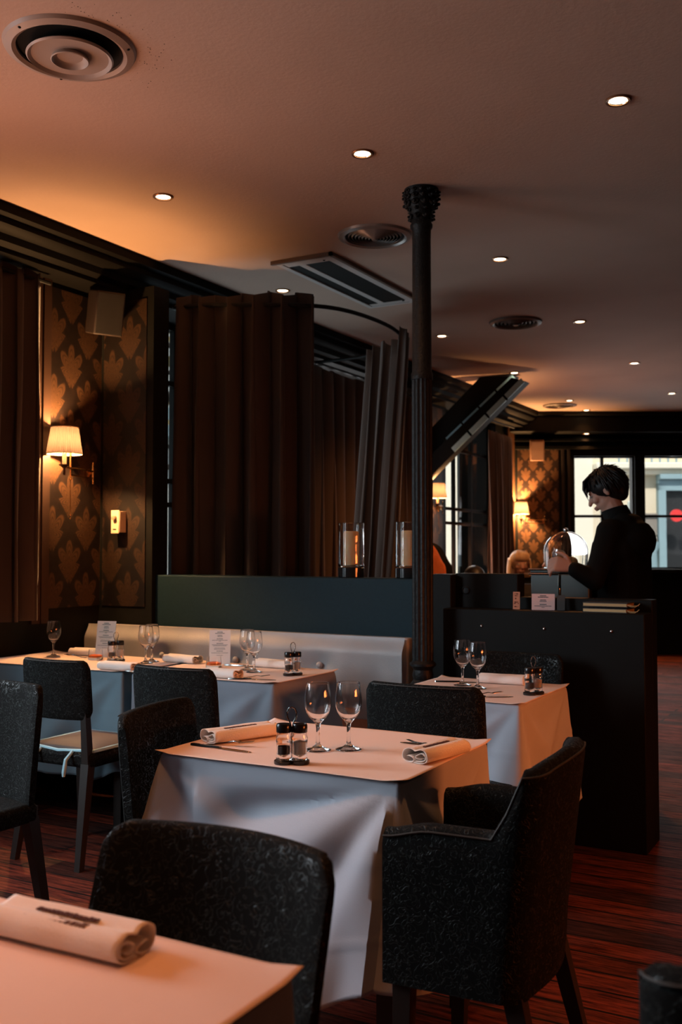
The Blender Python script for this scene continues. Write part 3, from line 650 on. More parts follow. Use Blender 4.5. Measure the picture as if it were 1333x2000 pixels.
card('pale menu card standing behind the tumbler at the left, by the cruet', 'menu', .105, .188, (-3.61, 3.93, .752), 16, -9, card_m, mat('teal_ink', (.10, .22, .26), .8), LN, group='menu cards on the long table')
card('white menu card standing behind the tumbler in the middle of the long table', 'menu', .103, .165, (-2.90, 3.97, .752), 30, -8, card_m, mat('teal_ink', (.10, .22, .26), .8), LN, group='menu cards on the long table')
card('pinkish menu card with dark print on the black counter ledge', 'menu', .106, .075, (-1.437, 4.50, 1.03), 12, -6, card_pink, ink, [(.86, .28, .05), (.77, .46, .05), (.60, .26, .045), (.52, .3, .04), (.32, .3, .05), (.23, .76, .035), (.15, .14, .03)])
card('small orange brown slip leaning left of the pinkish card on the ledge', 'card', .032, .082, (-1.567, 4.50, 1.03), 12, -6, card_orange, print_m, [(.85, .6, .06), (.75, .5, .05), (.58, .4, .08), (.38, .6, .06), (.30, .7, .05), (.12, .6, .06)])
card('dim grey card just right of the pinkish card on the ledge', 'card', .036, .07, (-1.356, 4.51, 1.03), 12, -6, mat('dim_grey_card', (.06, .065, .065), .4), ink, [], name='card_holder')
for i, z in enumerate((1.03, 1.0555)):
    t = thing('wine_list', ['black menu folder with gilt edge, lower of the two below the man', 'black menu folder with gilt edge, upper of the two below the man'][i], 'book', (-1.115, 4.475, z), -4 + 2*i, 'menu folders on the counter ledge')
    obj('cover', MB().box(-.115, .085, -.05, .07, 0, .004).box(-.115, .085, -.05, .07, .016, .020), card_black, t)
    obj('pages', MB().box(-.112, .082, -.052, .068, .004, .016), gold_edge, t)
    obj('tassel', MB().tube([(.083, -.045, .01), (.10, -.05, .004), (.12, -.05, .004), (.132, -.048, .012), (.138, -.045, .018)], .0016, 6).tube([(.083, -.047, .012), (.11, -.055, .008), (.135, -.055, .010)], .0012, 6), gold_edge, t)

# ---------------------------------------------------------------- tables
cool_dim_cloth = noisy(mat('grey_tablecloth_cool_dim', (.2, .3, .35), .85, spec=.2, sheen=.1), 3, [(.3, (.13, .21, .26)), (.7, (.17, .26, .31))], bump=.05, bscale=300)  # same grey cloth, cool dim light put into its colour
dim_cloth = noisy(mat('grey_tablecloth_dim', (.24, .3, .34), .85, spec=.2, sheen=.1), 3, [(.3, (.21, .25, .30)), (.7, (.26, .30, .35))], bump=.05, bscale=300)  # same grey cloth darkened, weaker light put into its colour
def cloth(name, label, x0, x1, y0, y1, drop=.50, seed=0, group=None, cflare=None, z=.745, waves=1.0, swoop=False, m_=None):
    cflare = cflare or {}
    rnd = random.Random(seed); W_, D_ = x1-x0, y1-y0; r0 = .012
    core = [(x1-r0, y0+r0, -pi/2), (x1-r0, y1-r0, 0), (x0+r0, y1-r0, pi/2), (x0+r0, y0+r0, pi)]   # corner centre, start angle
    P = []   # point, normal angle, signed corner distances
    for ci in range(4):
        cx_, cy_, a0 = core[ci]
        for k in range(15): P.append((cx_, cy_, a0 + pi/2*k/14, 0.0, ci, 0))
        nx_, ny_, _ = core[(ci+1) % 4]; Ln = sqrt((nx_-cx_)**2 + (ny_-cy_)**2); a = a0 + pi/2
        for k in range(1, 56):
            q = k/56; s = q*Ln; P.append((cx_+(nx_-cx_)*q, cy_+(ny_-cy_)*q, a, min(s, Ln-s), ci if s < Ln-s else (ci+1) % 4, 1 if s < Ln-s else -1))
    nv = 40
    def g(v): return v*drop
    vs = []; fs = []; n = len(P)
    # top: inner ring then rounded edge
    for (px, py, a, s, ci, sd) in P: vs.append((px, py, z))
    rings = [(r0*sin(t_), z - r0*(1-cos(t_))) for t_ in (pi/8, pi/4, 3*pi/8, pi/2)]
    for rr, zz in rings:
        for (px, py, a, s, ci, sd) in P: vs.append((px+rr*cos(a), py+rr*sin(a), zz))
    for j in range(1, nv+1):
        v = j/nv; h_ = g(v)
        for (px, py, a, s, ci, sd) in P:
            fl_ = cflare.get(ci, .16); phi = atan2(s, h_+.01)
            off = h_*(fl_*exp(-(phi/.30)**2) - .05*exp(-((phi-.62)/.16)**2) + .07*exp(-((phi-.95)/.13)**2) - .03*exp(-((phi-1.2)/.1)**2))
            x = px + r0*cos(a); y = py + r0*sin(a)
            off += waves*(.010*sin(x*17+y*13+seed) + .006*sin(x*31-y*23+2*seed))*v*sm(0, .1, s) + .004*noise.noise((x*5, y*5, v*3+seed))
            # ironed crease lines
            off += .003*exp(-((h_-.17)/.006)**2) + .003*exp(-((h_-.36)/.006)**2)
            if swoop and ci == 0 and sd == -1 or (swoop and ci == 3 and sd == 1 and s > .12):
                S_ = max(0, x1 - x); ph = math.degrees(atan2(S_, h_+.012))
                off += .035*sm(0, .16, h_)
                off += .20*h_*sm(72, 60, ph)*sm(.55, .35, S_)*sm(2, 22, ph)
                off -= (.024 + .17*min(h_, .3))*exp(-((ph-75)/6.5)**2)*sm(.02, .07, h_)*sm(.66, .40, S_)
                off -= .05*h_*exp(-((ph-34)/7)**2)
                off += .006*abs(sin(9*S_+14*h_+1.3*sin(8*h_)))*sm(.3, .45, h_)
            dz = 0
            zz = z - r0 - h_*(1 - .12*exp(-(s/.10)**2)*v) - dz
            # outward flare pulls the corner forward
            ex = (x1-x)*0
            vs.append((x + off*cos(a), y + off*sin(a), zz))
    R_n = 1 + len(rings) + nv
    for j in range(R_n-1):
        for k in range(n):
            k2 = (k+1) % n; fs.append((j*n+k, (j+1)*n+k, (j+1)*n+k2, j*n+k2))
    fs.append(tuple(range(n)))
    m = MB(); m.v = vs; m.f = fs
    o = obj(name, m, m_ or cloth_m, smooth=60, solid=.0015)
    # put the origin on the table
    return tag(o, label, 'tablecloth', group or 'grey tablecloths')
def table(label, clabel, plabel, x0, x1, y0, y1, papers=None, **k):
    t = thing('dining_table', label, 'table', ((x0+x1)/2, (y0+y1)/2, 0), 0, 'dining tables'); a = (x1-x0)/2-.006; b = (y1-y0)/2-.006
    obj('tabletop', MB().box(-a, a, -b, b, .715, .742), wood_leg, t)
    for sx in (-1, 1):
        for sy in (-1, 1): obj('leg', MB().box(sx*(a-.06)-.022, sx*(a-.06)+.022, sy*(b-.06)-.022, sy*(b-.06)+.022, 0, .715), wood_leg, t)
    cloth('tablecloth', clabel, x0, x1, y0, y1, **k)
    for i, (p0, p1, q0, q1, rz) in enumerate(papers or [(x0-.008, x1+.008, y0-.008, y1+.008, 0)]):
        cx_, cy_ = (p0+p1)/2, (q0+q1)/2; hw, hd = (p1-p0)/2, (q1-q0)/2
        def pf_(u, v):
            x = (2*u-1)*hw; y = (2*v-1)*hd; e = max(0, abs(2*u-1)-.86)/.14; e2 = max(0, abs(2*v-1)-.86)/.14
            return (x, y, .0012 + .007*e*e2 + .0022*noise.noise((x*3+cx_, y*3+cy_, 1))*max(e, e2)**.5)
        o = obj('table_paper', MB().grid(60, 50, pf_), paper_m, smooth=180, solid=-.0008); o.location = (cx_, cy_, .7462); o.rotation_euler = (0, 0, R(rz))
        tag(o, plabel[i] if isinstance(plabel, list) else plabel, 'table paper', 'rose table papers')
Z = .7485
table('square table in the middle, set for two', 'grey cloth hanging to the floor on the middle table', 'rose paper sheet on the middle table', -1.79, -1.05, 2.17, 2.76, seed=1, cflare={0: .24, 3: .28, 1: .06, 2: .1}, swoop=True)
table('table cut off by the bottom left corner', 'grey cloth on the table in the bottom left corner', 'rose paper on the table in the bottom left corner', -1.45, -.70, .53, 1.13, seed=2, cflare={1: .08, 2: .08})
table('small table at right behind the black chair', 'grey cloth lit orange on the right table', 'rose paper on the right table', -1.76, -1.20, 3.48, 4.07, seed=3, cflare={0: .12, 1: .12})
table('right end table of the long row by the banquette', 'grey cloth on the right end of the long banquette row', ['rose paper under the pair of glasses at the right end of the long row'], -3.07, -2.29, 3.52, 4.05, seed=4, cflare={0: .14, 1: .14, 3: .02, 2: .02}, m_=dim_cloth)
table('left table of the long row by the banquette', 'grey cloth coloured for cool dim light on the left of the long banquette row', ['rose paper on the left table of the long row'], -4.09, -3.12, 3.52, 4.05, seed=5, cflare={0: .02, 3: .1, 1: .02, 2: .02}, waves=1.6, m_=cool_dim_cloth)

# ---------------------------------------------------------------- chairs
def leg(b, x, y, x2, y2, zt, r1=.021, r2=.014):
    return MB().hexa([(x2-r2, y2-r2, 0), (x2+r2, y2-r2, 0), (x2+r2, y2+r2, 0), (x2-r2, y2+r2, 0)], [(x-r1, y-r1, zt), (x+r1, y-r1, zt), (x+r1, y+r1, zt), (x-r1, y+r1, zt)])
def armchair(label, loc, rz, group='black patterned armchairs', w_=.43, d_=.31, zt=.85, za=.715):
    """origin under the back; the sitter faces +Y"""
    t = thing('armchair', label, 'chair', loc, rz, group)
    pl = []; rr = .05; hw = w_/2
    for k in range(12): pl.append((-hw-.012, d_ - (d_-rr)*k/12))
    for k in range(10):
        a = pi + pi/2*k/9; pl.append((-hw+rr + rr*cos(a) - .012*(1-k/9), rr + rr*sin(a)))
    for k in range(1, 24):
        q = k/24; pl.append((-hw+rr + (w_-2*rr)*q, -.022*sin(pi*q)))
    for k in range(10):
        a = -pi/2 + pi/2*k/9; pl.append((hw-rr + rr*cos(a) + .012*(k/9), rr + rr*sin(a)))
    for k in range(1, 13): pl.append((hw+.012, rr + (d_-rr)*k/12))
    n = len(pl); vs = []; sec = 14; th = .052
    def topz(x, y):
        return za + (zt-za + .018*(1-(x/hw)**2))*(1-sm(.055, .085, y)) - .02*sm(.2, d_, y)
    pipe = []
    for i, (x, y) in enumerate(pl):
        a = Vector(pl[max(i-1, 0)]); b_ = Vector(pl[min(i+1, n-1)]); d = (b_-a).normalized(); nn = Vector((-d.y, d.x))   # inward (towards the seat)
        T = topz(x, y); B = .37
        lean = lambda z_: -.055*max(0, z_-.42)*(1-sm(.05, .2, y))/ .45
        prof = [(0, B), (0, B+.1), (0, (T+B)/2), (0, T-.08), (0, T-.03), (.006, T-.010), (.018, T), (th-.018, T), (th-.005, T-.010), (th, T-.03), (th, T-.1), (th, (T+B)/2), (th, B+.1), (th, B)]
        for (o_, z_) in prof: vs.append((x + nn.x*o_, y + nn.y*o_ + lean(z_), z_))
        pipe.append((x + nn.x*.002 , y + nn.y*.002 + lean(T-.012), T-.012))
    fs = []
    for i in range(n-1):
        for k in range(sec):
            k2 = (k+1) % sec; fs.append((i*sec+k, i*sec+k2, (i+1)*sec+k2, (i+1)*sec+k))
    fs += [tuple(range(sec))[::-1], tuple((n-1)*sec+k for k in range(sec))]
    m = MB(); m.v = vs; m.f = fs
    sh = obj('backrest', m, fab, t, smooth=55)
    obj('piping', MB().tube(pipe, .0022, 6), pipe_m, sh)
    obj('seat', MB().box(-hw+.05, hw-.05, .05, d_+.02, .36, .47), fab, t, bevel=.025, seg=4)
    for sx in (-1, 1):
        obj('leg', leg(None, sx*(hw-.03), .03, sx*(hw+.0), -.06, .38), wood_leg, t)
        obj('leg', leg(None, sx*(hw-.02), d_-.04, sx*(hw-.02), d_-.03, .38), wood_leg, t)
    return t
def sidechair(label, loc, rz, group='black patterned side chairs', zt=.85, zb=.60, w_=.385, lean=.10, d_=.385, curve=.035):
    t = thing('side_chair', label, 'chair', loc, rz, group); hw = w_/2
    def bf(u, v):
        # closed section round v
        x = (2*u-1)*hw; e = abs(2*u-1); cr = .03*max(0, (e-.86)/.14)**2
        th = .019; H2 = (zt-zb)/2; zc = (zt+zb)/2
        a = 2*pi*v; cx_ = abs(cos(a))**.35*(1 if cos(a) > 0 else -1); sx_ = abs(sin(a))**.35*(1 if sin(a) > 0 else -1)
        z_ = zc + (H2-cr)*sx_; y_ = curve*(e*e) - .01 + th*cx_*(1 if e < .995 else .7)
        return (x, y_ - lean*(z_-.5), z_)
    bk = MB().grid(31, 40, bf, cv=True); bk.f += [tuple(range(40)), tuple(30*40+k for k in range(40))]
    o = obj('backrest', bk, fab, t, smooth=55)
    obj('piping', MB().tube([((2*u-1)*hw*.985, curve*(2*u-1)**2-.010-lean*(zt-.5)-.019, zt-.006-.028*max(0, (abs(2*u-1)-.86)/.14)**2) for u in [.08 + .84*k/24 for k in range(25)]], .0018, 6), pipe_m, o)
    for sx in (-1, 1):
        obj('back_post', MB().hexa([(sx*(hw-.02)-.018, .0, .40), (sx*(hw-.02)+.018, .0, .40), (sx*(hw-.02)+.018, .035, .40), (sx*(hw-.02)-.018, .035, .40)], [(sx*(hw-.025)-.014, -.01, zb+.03), (sx*(hw-.025)+.014, -.01, zb+.03), (sx*(hw-.025)+.014, .02, zb+.03), (sx*(hw-.025)-.014, .02, zb+.03)]), wood_leg, t)
        obj('leg', leg(None, sx*(hw-.02), .018, sx*(hw), -.05, .42), wood_leg, t)
        obj('leg', leg(None, sx*(hw-.01), d_-.045, sx*(hw-.01), d_-.035, .40), wood_leg, t)
    obj('seat', MB().box(-hw-.005, hw+.005, .0, d_, .40, .465), fab, t, bevel=.018, seg=3)
    return t
def rz_face(dx, dy): return math.degrees(atan2(dy, dx)) - 90
sidechair('large black patterned chair in the foreground between the two nearest tables', (-.945, 1.235, 0), 179, w_=.44, zb=.40, lean=.28, d_=.20, curve=.06)
sidechair('black patterned chair at the left side of the middle table, seen from behind', (-1.89, 2.30, 0), -79, w_=.42, zb=.40, d_=.30)
armchair('black patterned armchair at the right side of the middle table', (-.695, 2.20, 0), 94)
sidechair('black chair cut off by the left picture edge', (-2.73, 2.44, 0), 178, w_=.42, zb=.42)
armchair('blurred dark armchair top in the bottom right corner', (-.035, 1.18, 0), 10)
sidechair('black patterned side chair between the middle table and the right table', (-1.42, 3.13, 0), 2, w_=.43, zb=.46)
sidechair('black side chair before the long row, right of the piped cushion chair', (-2.495, 3.12, 0), 0, w_=.40, zb=.46)
sidechair('black side chair carrying the pale piped cushion, left end of long row', (-3.11, 3.10, 0), 1, w_=.36)
sidechair('dim patterned side chair on the far side of the right table', (-1.47, 4.26, 0), 180)
ct = thing('seat_cushion', 'brown seat cushion with pale blue edge and ties on the left side chair', 'cushion', (-3.11, 3.10, .467), 1)
def cf(u, v):
    x = (2*u-1)*.18; y = .03+.36*v; e = max(abs(2*u-1), abs(2*v-1)); return (x, y, .004+.022*(1-e**4))
obj('pad', MB().grid(24, 24, cf), cushion_m, ct, smooth=180, solid=.01)
obj('edge_piping', MB().tube([(-.18, .03, .004), (0, .012, -.004), (.18, .03, .004), (.185, .39, .004), (-.185, .39, .004)], .0075, 8, True), blue_pipe, ct)
for x in (-.095, .085): obj('tie', MB().tube([(x, .008, 0), (x-.004, -.028, -.03), (x-.012, -.030, -.085), (x-.014, -.030, -.10)], [.007, .008, .009, .006], 8), blue_pipe, ct)

# ---------------------------------------------------------------- tableware
def wineglass_mb():
    o_ = [(.0001, .001), (.036, .001), (.0372, .0025), (.030, .0045), (.016, .009), (.0075, .016), (.0052, .026), (.0048, .045), (.0052, .062), (.0075, .074), (.014, .082), (.024, .092), (.032, .105), (.0368, .121), (.0378, .136), (.0365, .154), (.0335, .172), (.0318, .1855), (.0315, .1868), (.0313, .1871)]
    i_ = [(.0311, .1871), (.0309, .1867), (.0312, .1855), (.0329, .172), (.0359, .154), (.0368, .136), (.0357, .1215), (.031, .1065), (.0232, .0945), (.013, .0855), (.0001, .0825)]
    return MB().lathe(o_+i_, 56)
g0 = None
def wineglass(label, x, y, s=1.0, group='wine glasses'):
    global g0
    if g0 is None: o = obj('wine_glass', wineglass_mb(), glass, smooth=180); g0 = o
    else: o = g0.copy(); C.objects.link(o)
    o.location = (x, y, Z); o.scale = (s, s, s); o.rotation_euler = (0, 0, x*9)
    tag(o, label, 'wine glass', group)
wineglass('left wine glass of the pair on the middle table', -1.415, 2.40)
wineglass('right wine glass of the pair on the middle table', -1.345, 2.45)
wineglass('single wine glass at the far left end of the long row', -3.89, 3.85)
wineglass('front one of two overlapping glasses behind the second side chair', -3.255, 3.84)
wineglass('rear one of two overlapping glasses behind the second side chair', -3.275, 3.91)
wineglass('left glass of the pair at the right end of the long row', -2.66, 3.86)
wineglass('right glass of the pair at the right end of the long row', -2.58, 3.80)
wineglass('left glass of the pair on the right table', -1.575, 3.85)
wineglass('right glass of the pair on the right table', -1.485, 3.79)

def cruet(label, x, y, rz, s=1.0):
    t = thing('cruet_set', label, 'cruet', (x, y, Z), rz, 'salt and pepper sets'); t.scale = (s, s, s)
    obj('tray', MB().lathe([(.0001, 0), (.024, 0), (.0255, .002), (.0255, .009), (.023, .011), (.0001, .011)], 28, Matrix.Translation((-.021, 0, 0))).lathe([(.0001, 0), (.024, 0), (.0255, .002), (.0255, .0092), (.023, .0112), (.0001, .0112)], 28, Matrix.Translation((.021, 0, 0))), mat('black_plastic', (.014, .013, .013), .25), t)
    for sx, fm, nm in ((-1, pepper, 'pepper_shaker'), (1, salt, 'salt_shaker')):
        T = Matrix.Translation((sx*.021, 0, 0))
        j = obj(nm, MB().lathe([(.0001, .012), (.019, .012), (.0205, .016), (.0185, .026), (.0185, .05), (.0205, .060), (.0205, .068), (.0178, .076), (.0178, .084), (.0160, .084), (.0160, .076), (.0185, .066), (.0168, .05), (.0168, .026), (.0001, .018)], 32, T), glass, t)
        obj('filling', MB().lathe([(.0001, .0188), (.0155, .0265), (.0155, .047), (.0165, .058 if sx > 0 else .03), (.0001, .062 if sx > 0 else .035)], 24, T), fm, j)
        obj('cap', MB().lathe([(.0192, .082), (.0198, .084), (.0198, .100), (.0180, .104), (.0001, .1045)], 28, T), mat('shaker_cap', (.02, .018, .018), .2, .3), j)
    hd = [(0, 0, .010), (0, 0, .09), (-.004, 0, .105), (-.011, 0, .120), (-.0125, 0, .133), (-.008, 0, .143), (0, 0, .147), (.008, 0, .143), (.0125, 0, .133), (.011, 0, .120), (.004, 0, .106), (.001, 0, .09)]
    obj('carrying_loop', MB().tube(hd, .0019, 8), chrome, t)
    return t
c1 = cruet('salt and pepper set with a wire loop on the middle table', -1.385, 2.215, 30)
for lb, x, y, rz in [('salt and pepper set beside the left menu card on the long row', -3.44, 3.83, 55), ('salt and pepper set at the right end of the long row', -2.365, 3.79, 60), ('salt and pepper set near the right edge of the right table', -1.235, 3.74, 62)]:
    clone(c1, lb, (x, y, Z), rz)

def napkin(label, x, y, rz, ln=.21, s=1.0, marks=True):
    t = thing('napkin', label, 'napkin', (x, y, Z), rz, 'rolled white napkins')
    sec = [(.003, .004), (-.010, .003), (-.024, .004), (-.034, .009), (-.038, .018), (-.034, .029), (-.022, .036), (-.010, .034), (0, .031), (.012, .035), (.024, .036), (.034, .030), (.038, .019), (.035, .009), (.024, .004), (.010, .0045), (.004, .009), (.008, .015), (.018, .017), (.025, .016)]
    # layered fold: outer wrap, then the curled inner leaf on the other side
    inn = [(-.002, .008), (-.012, .0075), (-.024, .009), (-.031, .014), (-.031, .022), (-.022, .027), (-.012, .024), (-.006, .018), (-.014, .014), (-.022, .016)]
    def run(sc_, nm):
        pts = []
        for i in range(len(sc_)-1):
            a = sc_[max(i-1, 0)]; b_ = sc_[i]; c = sc_[i+1]; d = sc_[min(i+2, len(sc_)-1)]
            for k in range(4):
                q = k/4; pts.append(tuple(.5*((2*b_[j])+(c[j]-a[j])*q+(2*a[j]-5*b_[j]+4*c[j]-d[j])*q*q+(3*b_[j]-a[j]-3*c[j]+d[j])*q**3) for j in (0, 1)))
        pts.append(sc_[-1])
        def nf_(u, v):
            i = min(int(round(u*(len(pts)-1))), len(pts)-1); yy, zz = pts[i]; xx = (v-.5)*ln
            w_ = 1 + .05*noise.noise((xx*14, i*.06, x*7)); return (xx + .004*noise.noise((i*.15, v > .5, y)), yy*w_*s, max(.0015, zz*w_*s))
        return MB().grid(len(pts), 26, nf_)
    m_ = run(sec, 'a'); q_ = run(inn, 'b'); n0 = len(m_.v); m_.v += q_.v; m_.f += [tuple(i+n0 for i in f) for f in q_.f]
    o = obj('folded_cloth', m_, napkin_m, t, smooth=180, solid=.0022)
    if marks:
        # illegible printed emblem: two rows of small brown marks
        pm = MB(); rnd = random.Random(7)
        for row, (yy, h_) in enumerate([(-.019, .013), (.003, .011)]):
            xx = -.055
            while xx < .055:
                l = rnd.uniform(.003, .009); zt_ = .0378
                pm.box(xx, xx+l, yy*s-h_/2*s, yy*s+h_/2*s*rnd.uniform(.4, 1), zt_*s-.0022, zt_*s); xx += l + .0022
        obj('printed_mark', pm, print_m, t)
    return t
napkin('large blurred rolled napkin with brown print in the bottom left corner', -1.035, 1.055, 2, ln=.25, s=1.05)
napkin('rolled napkin at the left of the middle table, orange lit side', -1.70, 2.435, 68, ln=.225)
napkin('rolled napkin at the right of the middle table, open folds to the viewer', -1.085, 2.47, 78, ln=.20)
napkin('white napkin on the front edge of the left table in the long row', -3.18, 3.565, 2, ln=.20, marks=False)
napkin('white napkin by the banquette left of the middle menu card', -3.12, 3.96, -3, ln=.20, marks=False)
napkin('white napkin by the banquette right of the pair of glasses', -2.60, 4.00, 0, ln=.20, marks=False)
napkin('white napkin on the front edge of the right table of the long row', -2.60, 3.575, 2, ln=.18, marks=False)
napkin('white napkin behind the left menu card', -3.78, 3.98, 4, ln=.18, marks=False)
napkin('white napkin on the far side of the right table', -1.45, 3.985, 3, ln=.20, marks=False)

def cut_bar(pts, wz):   # flat tapering bar along x: list of (x, half width, z), thickness wz
    m = MB(); vs = []; n = len(pts)
    for (x, hw, z_) in pts: vs += [(x, -hw, z_), (x, hw, z_), (x, hw*.8, z_+wz), (x, -hw*.8, z_+wz)]
    fs = [(3, 2, 1, 0), (4*n-4, 4*n-3, 4*n-2, 4*n-1)]
    for i in range(n-1):
        a = 4*i; fs += [(a+k, a+(k+1) % 4, a+4+(k+1) % 4, a+4+k) for k in range(4)]
    return m.add(vs, fs)
def knife(label, x, y, rz, group='table knives', zz=0):
    m = cut_bar([(-.105, .004, .001), (-.10, .0075, .001), (-.05, .0065, .0012), (-.005, .0045, .002), (0, .006, .002)], .005)
    k_ = cut_bar([(0, .006, .0025), (.02, .0085, .002), (.07, .0095, .0015), (.095, .007, .0012), (.108, .001, .001)], .0012); n0 = len(m.v); m.v += k_.v; m.f += [tuple(i+n0 for i in f) for f in k_.f]
    o = obj('table_knife', m, steel, smooth=40); o.location = (x, y, Z+zz); o.rotation_euler = (0, 0, R(rz)); tag(o, label, 'knife', group)
def fork(label, x, y, rz, group='table forks', zz=0, tilt=0):
    m = cut_bar([(-.10, .0045, .001), (-.095, .007, .001), (-.05, .0045, .0015), (0, .0028, .006), (.03, .003, .010), (.04, .0095, .009), (.052, .0115, .006)], .0022)
    for k in (-1.5, -.5, .5, 1.5):
        k_ = MB().hexa([(.051, k*.0062-.0017, .006), (.051, k*.0062+.0017, .006), (.092, k*.0056+.0008, .008), (.092, k*.0056-.0008, .008)], [(.051, k*.0062-.0017, .008), (.051, k*.0062+.0017, .008), (.092, k*.0056+.0008, .0094), (.092, k*.0056-.0008, .0094)])
        n0 = len(m.v); m.v += k_.v; m.f += [tuple(i+n0 for i in f) for f in k_.f]
    o = obj('table_fork', m, steel, smooth=40); o.location = (x, y, Z+zz); o.rotation_euler = (0, R(-tilt), R(rz)); tag(o, label, 'fork', group)
knife('knife beside the left napkin on the middle table', -1.665, 2.285, -2)
fork('fork crossing the knife beside the left napkin on the middle table', -1.685, 2.33, 12, zz=.001, tilt=4)
knife('knife under the right napkin on the middle table', -1.155, 2.615, 182)
fork('fork crossing the knife under the right napkin on the middle table', -1.195, 2.605, -42, tilt=2)
fork('fork at the front right corner of the long row', -2.47, 3.60, 42, tilt=3)
knife('knife at the front right corner of the long row', -2.44, 3.575, 20)
knife('knife lying behind the pair of glasses at the right end of the long row', -2.76, 3.97, 4)
fork('fork lying behind the pair of glasses at the right end of the long row', -2.72, 4.01, 10)
fork('fork on the front edge of the right table', -1.40, 3.60, 45, tilt=3)
knife('knife on the front edge of the right table', -1.37, 3.575, 35)
knife('knife behind the glasses on the right table', -1.62, 3.93, 20)
fork('fork on the paper behind the single glass at the far left', -3.78, 3.90, 170)
knife('knife on the front edge of the left table in the long row', -3.02, 3.545, 2)
def tumbler(label, x, y):
    t = thing('tealight_glass', label, 'candle glass', (x, y, Z), 0, 'small glasses with orange wax')
    obj('glass', MB().lathe([(.0001, 0), (.037, 0), (.039, .003), (.0385, .012), (.0335, .052), (.0320, .052), (.0365, .013), (.0001, .010)], 36), glass, t)
    obj('orange_wax', MB().lathe([(.0001, .0105), (.0355, .0135), (.0345, .022), (.02, .026), (.0001, .024)], 32), orange_wax, t)
tumbler('small glass of orange wax in front of the left menu card', -3.595, 3.85); tumbler('small glass of orange wax in front of the middle menu card', -2.86, 3.87)

# ---------------------------------------------------------------- high back chair and people behind the counter
t = thing('wing_chair', 'orange high backed chair with dark shell right behind the black post', 'chair', (-3.43, 7.42, 0), 24); t.scale = (1.06, 1.0, 1.015)
def ob(u, v):
    x = (2*u-1)*(.24-.03*v*v-.04*max(0, v-.85)/.15); return (x, -.02+.05*(2*u-1)**2+.05*v, .42+.94*v - .10*abs(2*u-1)**4*sm(.7, 1, v))
obj('padded_back', MB().grid(24, 24, ob), orange_seat, t, smooth=180, solid=.05)
obj('shell', MB().grid(24, 24, lambda u, v: tuple(a+b for a, b in zip(ob(u, v), (.02+.045*(u-.3), .075, .0)))), black, t, smooth=180, solid=.03)
obj('seat', MB().box(-.25, .25, -.48, 0, .32, .46), orange_seat, t, bevel=.03)
for sx in (-1, 1):
    for y_ in (-.42, .04): obj('leg', leg(None, sx*.2, y_, sx*.22, y_, .33), wood_leg, t)

def head_shape(m, c, f, up=(0, 0, 1), s=1.0):
    """skull, jaw, nose, ears, lips, brows facing f"""
    f = Vector(f).normalized(); up = Vector(up); l = up.cross(f).normalized(); up = f.cross(l).normalized()
    T = Matrix((( f.x, l.x, up.x, c[0]), (f.y, l.y, up.y, c[1]), (f.z, l.z, up.z, c[2]), (0, 0, 0, 1))) @ Matrix.Scale(s, 4)
    m.ball((-.01, 0, .025), .085, T, 24, 16, (1.12, .90, 1.05)); m.ball((.022, 0, -.045), .058, T, 20, 12, (1.05, .92, 1.0)); m.ball((.052, 0, -.088), .024, T, 14, 8, (1, 1.1, .9))
    m.ball((.060, 0, .0), .045, T, 16, 10, (.75, 1.1, 1.2))
    m.cap(T @ Vector((.088, 0, .015)), T @ Vector((.110, 0, -.022)), .008*s, .012*s, 10)
    m.ball((.093, 0, -.052), .014, T, 12, 8, (.8, 1.6, .5)); m.ball((.091, 0, -.064), .013, T, 12, 8, (.8, 1.5, .5))
    for k in (-1, 1):
        m.ball((.083, k*.030, .026), .014, T, 10, 8, (.6, 1.5, .6)); m.ball((-.005, k*.078, -.008), .022, T, 12, 8, (.8, .35, 1.3)); m.ball((.068, k*.036, -.02), .022, T, 12, 8, (.8, .9, .8))
    return T
def eyes(T, parent, M=None):
    for k in (-1, 1):
        e = MB().ball((.079, k*.030, .010), .0115, T, 14, 10); obj('eye', e, mat('eye_white', (.75, .7, .65), .2), parent)
        obj('iris', MB().ball((.0865, k*.030, .009), .0055, T, 10, 8), mat('dark_iris', (.02, .012, .01), .15), parent)
def fingers(m, w_, d, up, side, s=1.0, curl=1.0, thumb_up=0.0):
    """palm and five fingers: w_ wrist, d pointing along the palm, up back of hand, side towards the thumb"""
    w_ = Vector(w_); d = Vector(d).normalized(); side = Vector(side).normalized(); up = Vector(up).normalized()
    for k in range(4):
        a = w_ + d*.010 + side*(.012-.008*k)*s; b_ = w_ + d*.085*s + side*(.032-.021*k)*s; m.cap(a, b_, .014*s, .0125*s, 10)
    for k, ln in enumerate((.072, .080, .074, .058)):
        p = w_ + d*.088*s + side*(.032-.021*k)*s; dd = d.copy(); q = p
        for j, fr in enumerate((.45, .32, .25)):
            an = R(22 + 20*j + 6*k)*curl; dd = (d*cos(an) - up*sin(an)); e = q + dd*ln*fr*s; m.cap(q, e, (.0092-.0009*j)*s, (.0084-.0009*j)*s, 10); q = e
    p = w_ + d*.022*s + side*.020*s; t1 = p + (d*.55 + side*.80 - up*(.25-thumb_up)).normalized()*.042*s; t2 = t1 + (d*.8 + side*.30 - up*(.3-thumb_up)).normalized()*.030*s; t3 = t2 + (d*.95 + side*.05 - up*(.35-thumb_up)).normalized()*.024*s
    m.cap(p, t1, .0135*s, .0108*s, 10); m.cap(t1, t2, .0105*s, .0092*s, 10); m.cap(t2, t3, .0092*s, .0075*s, 10)
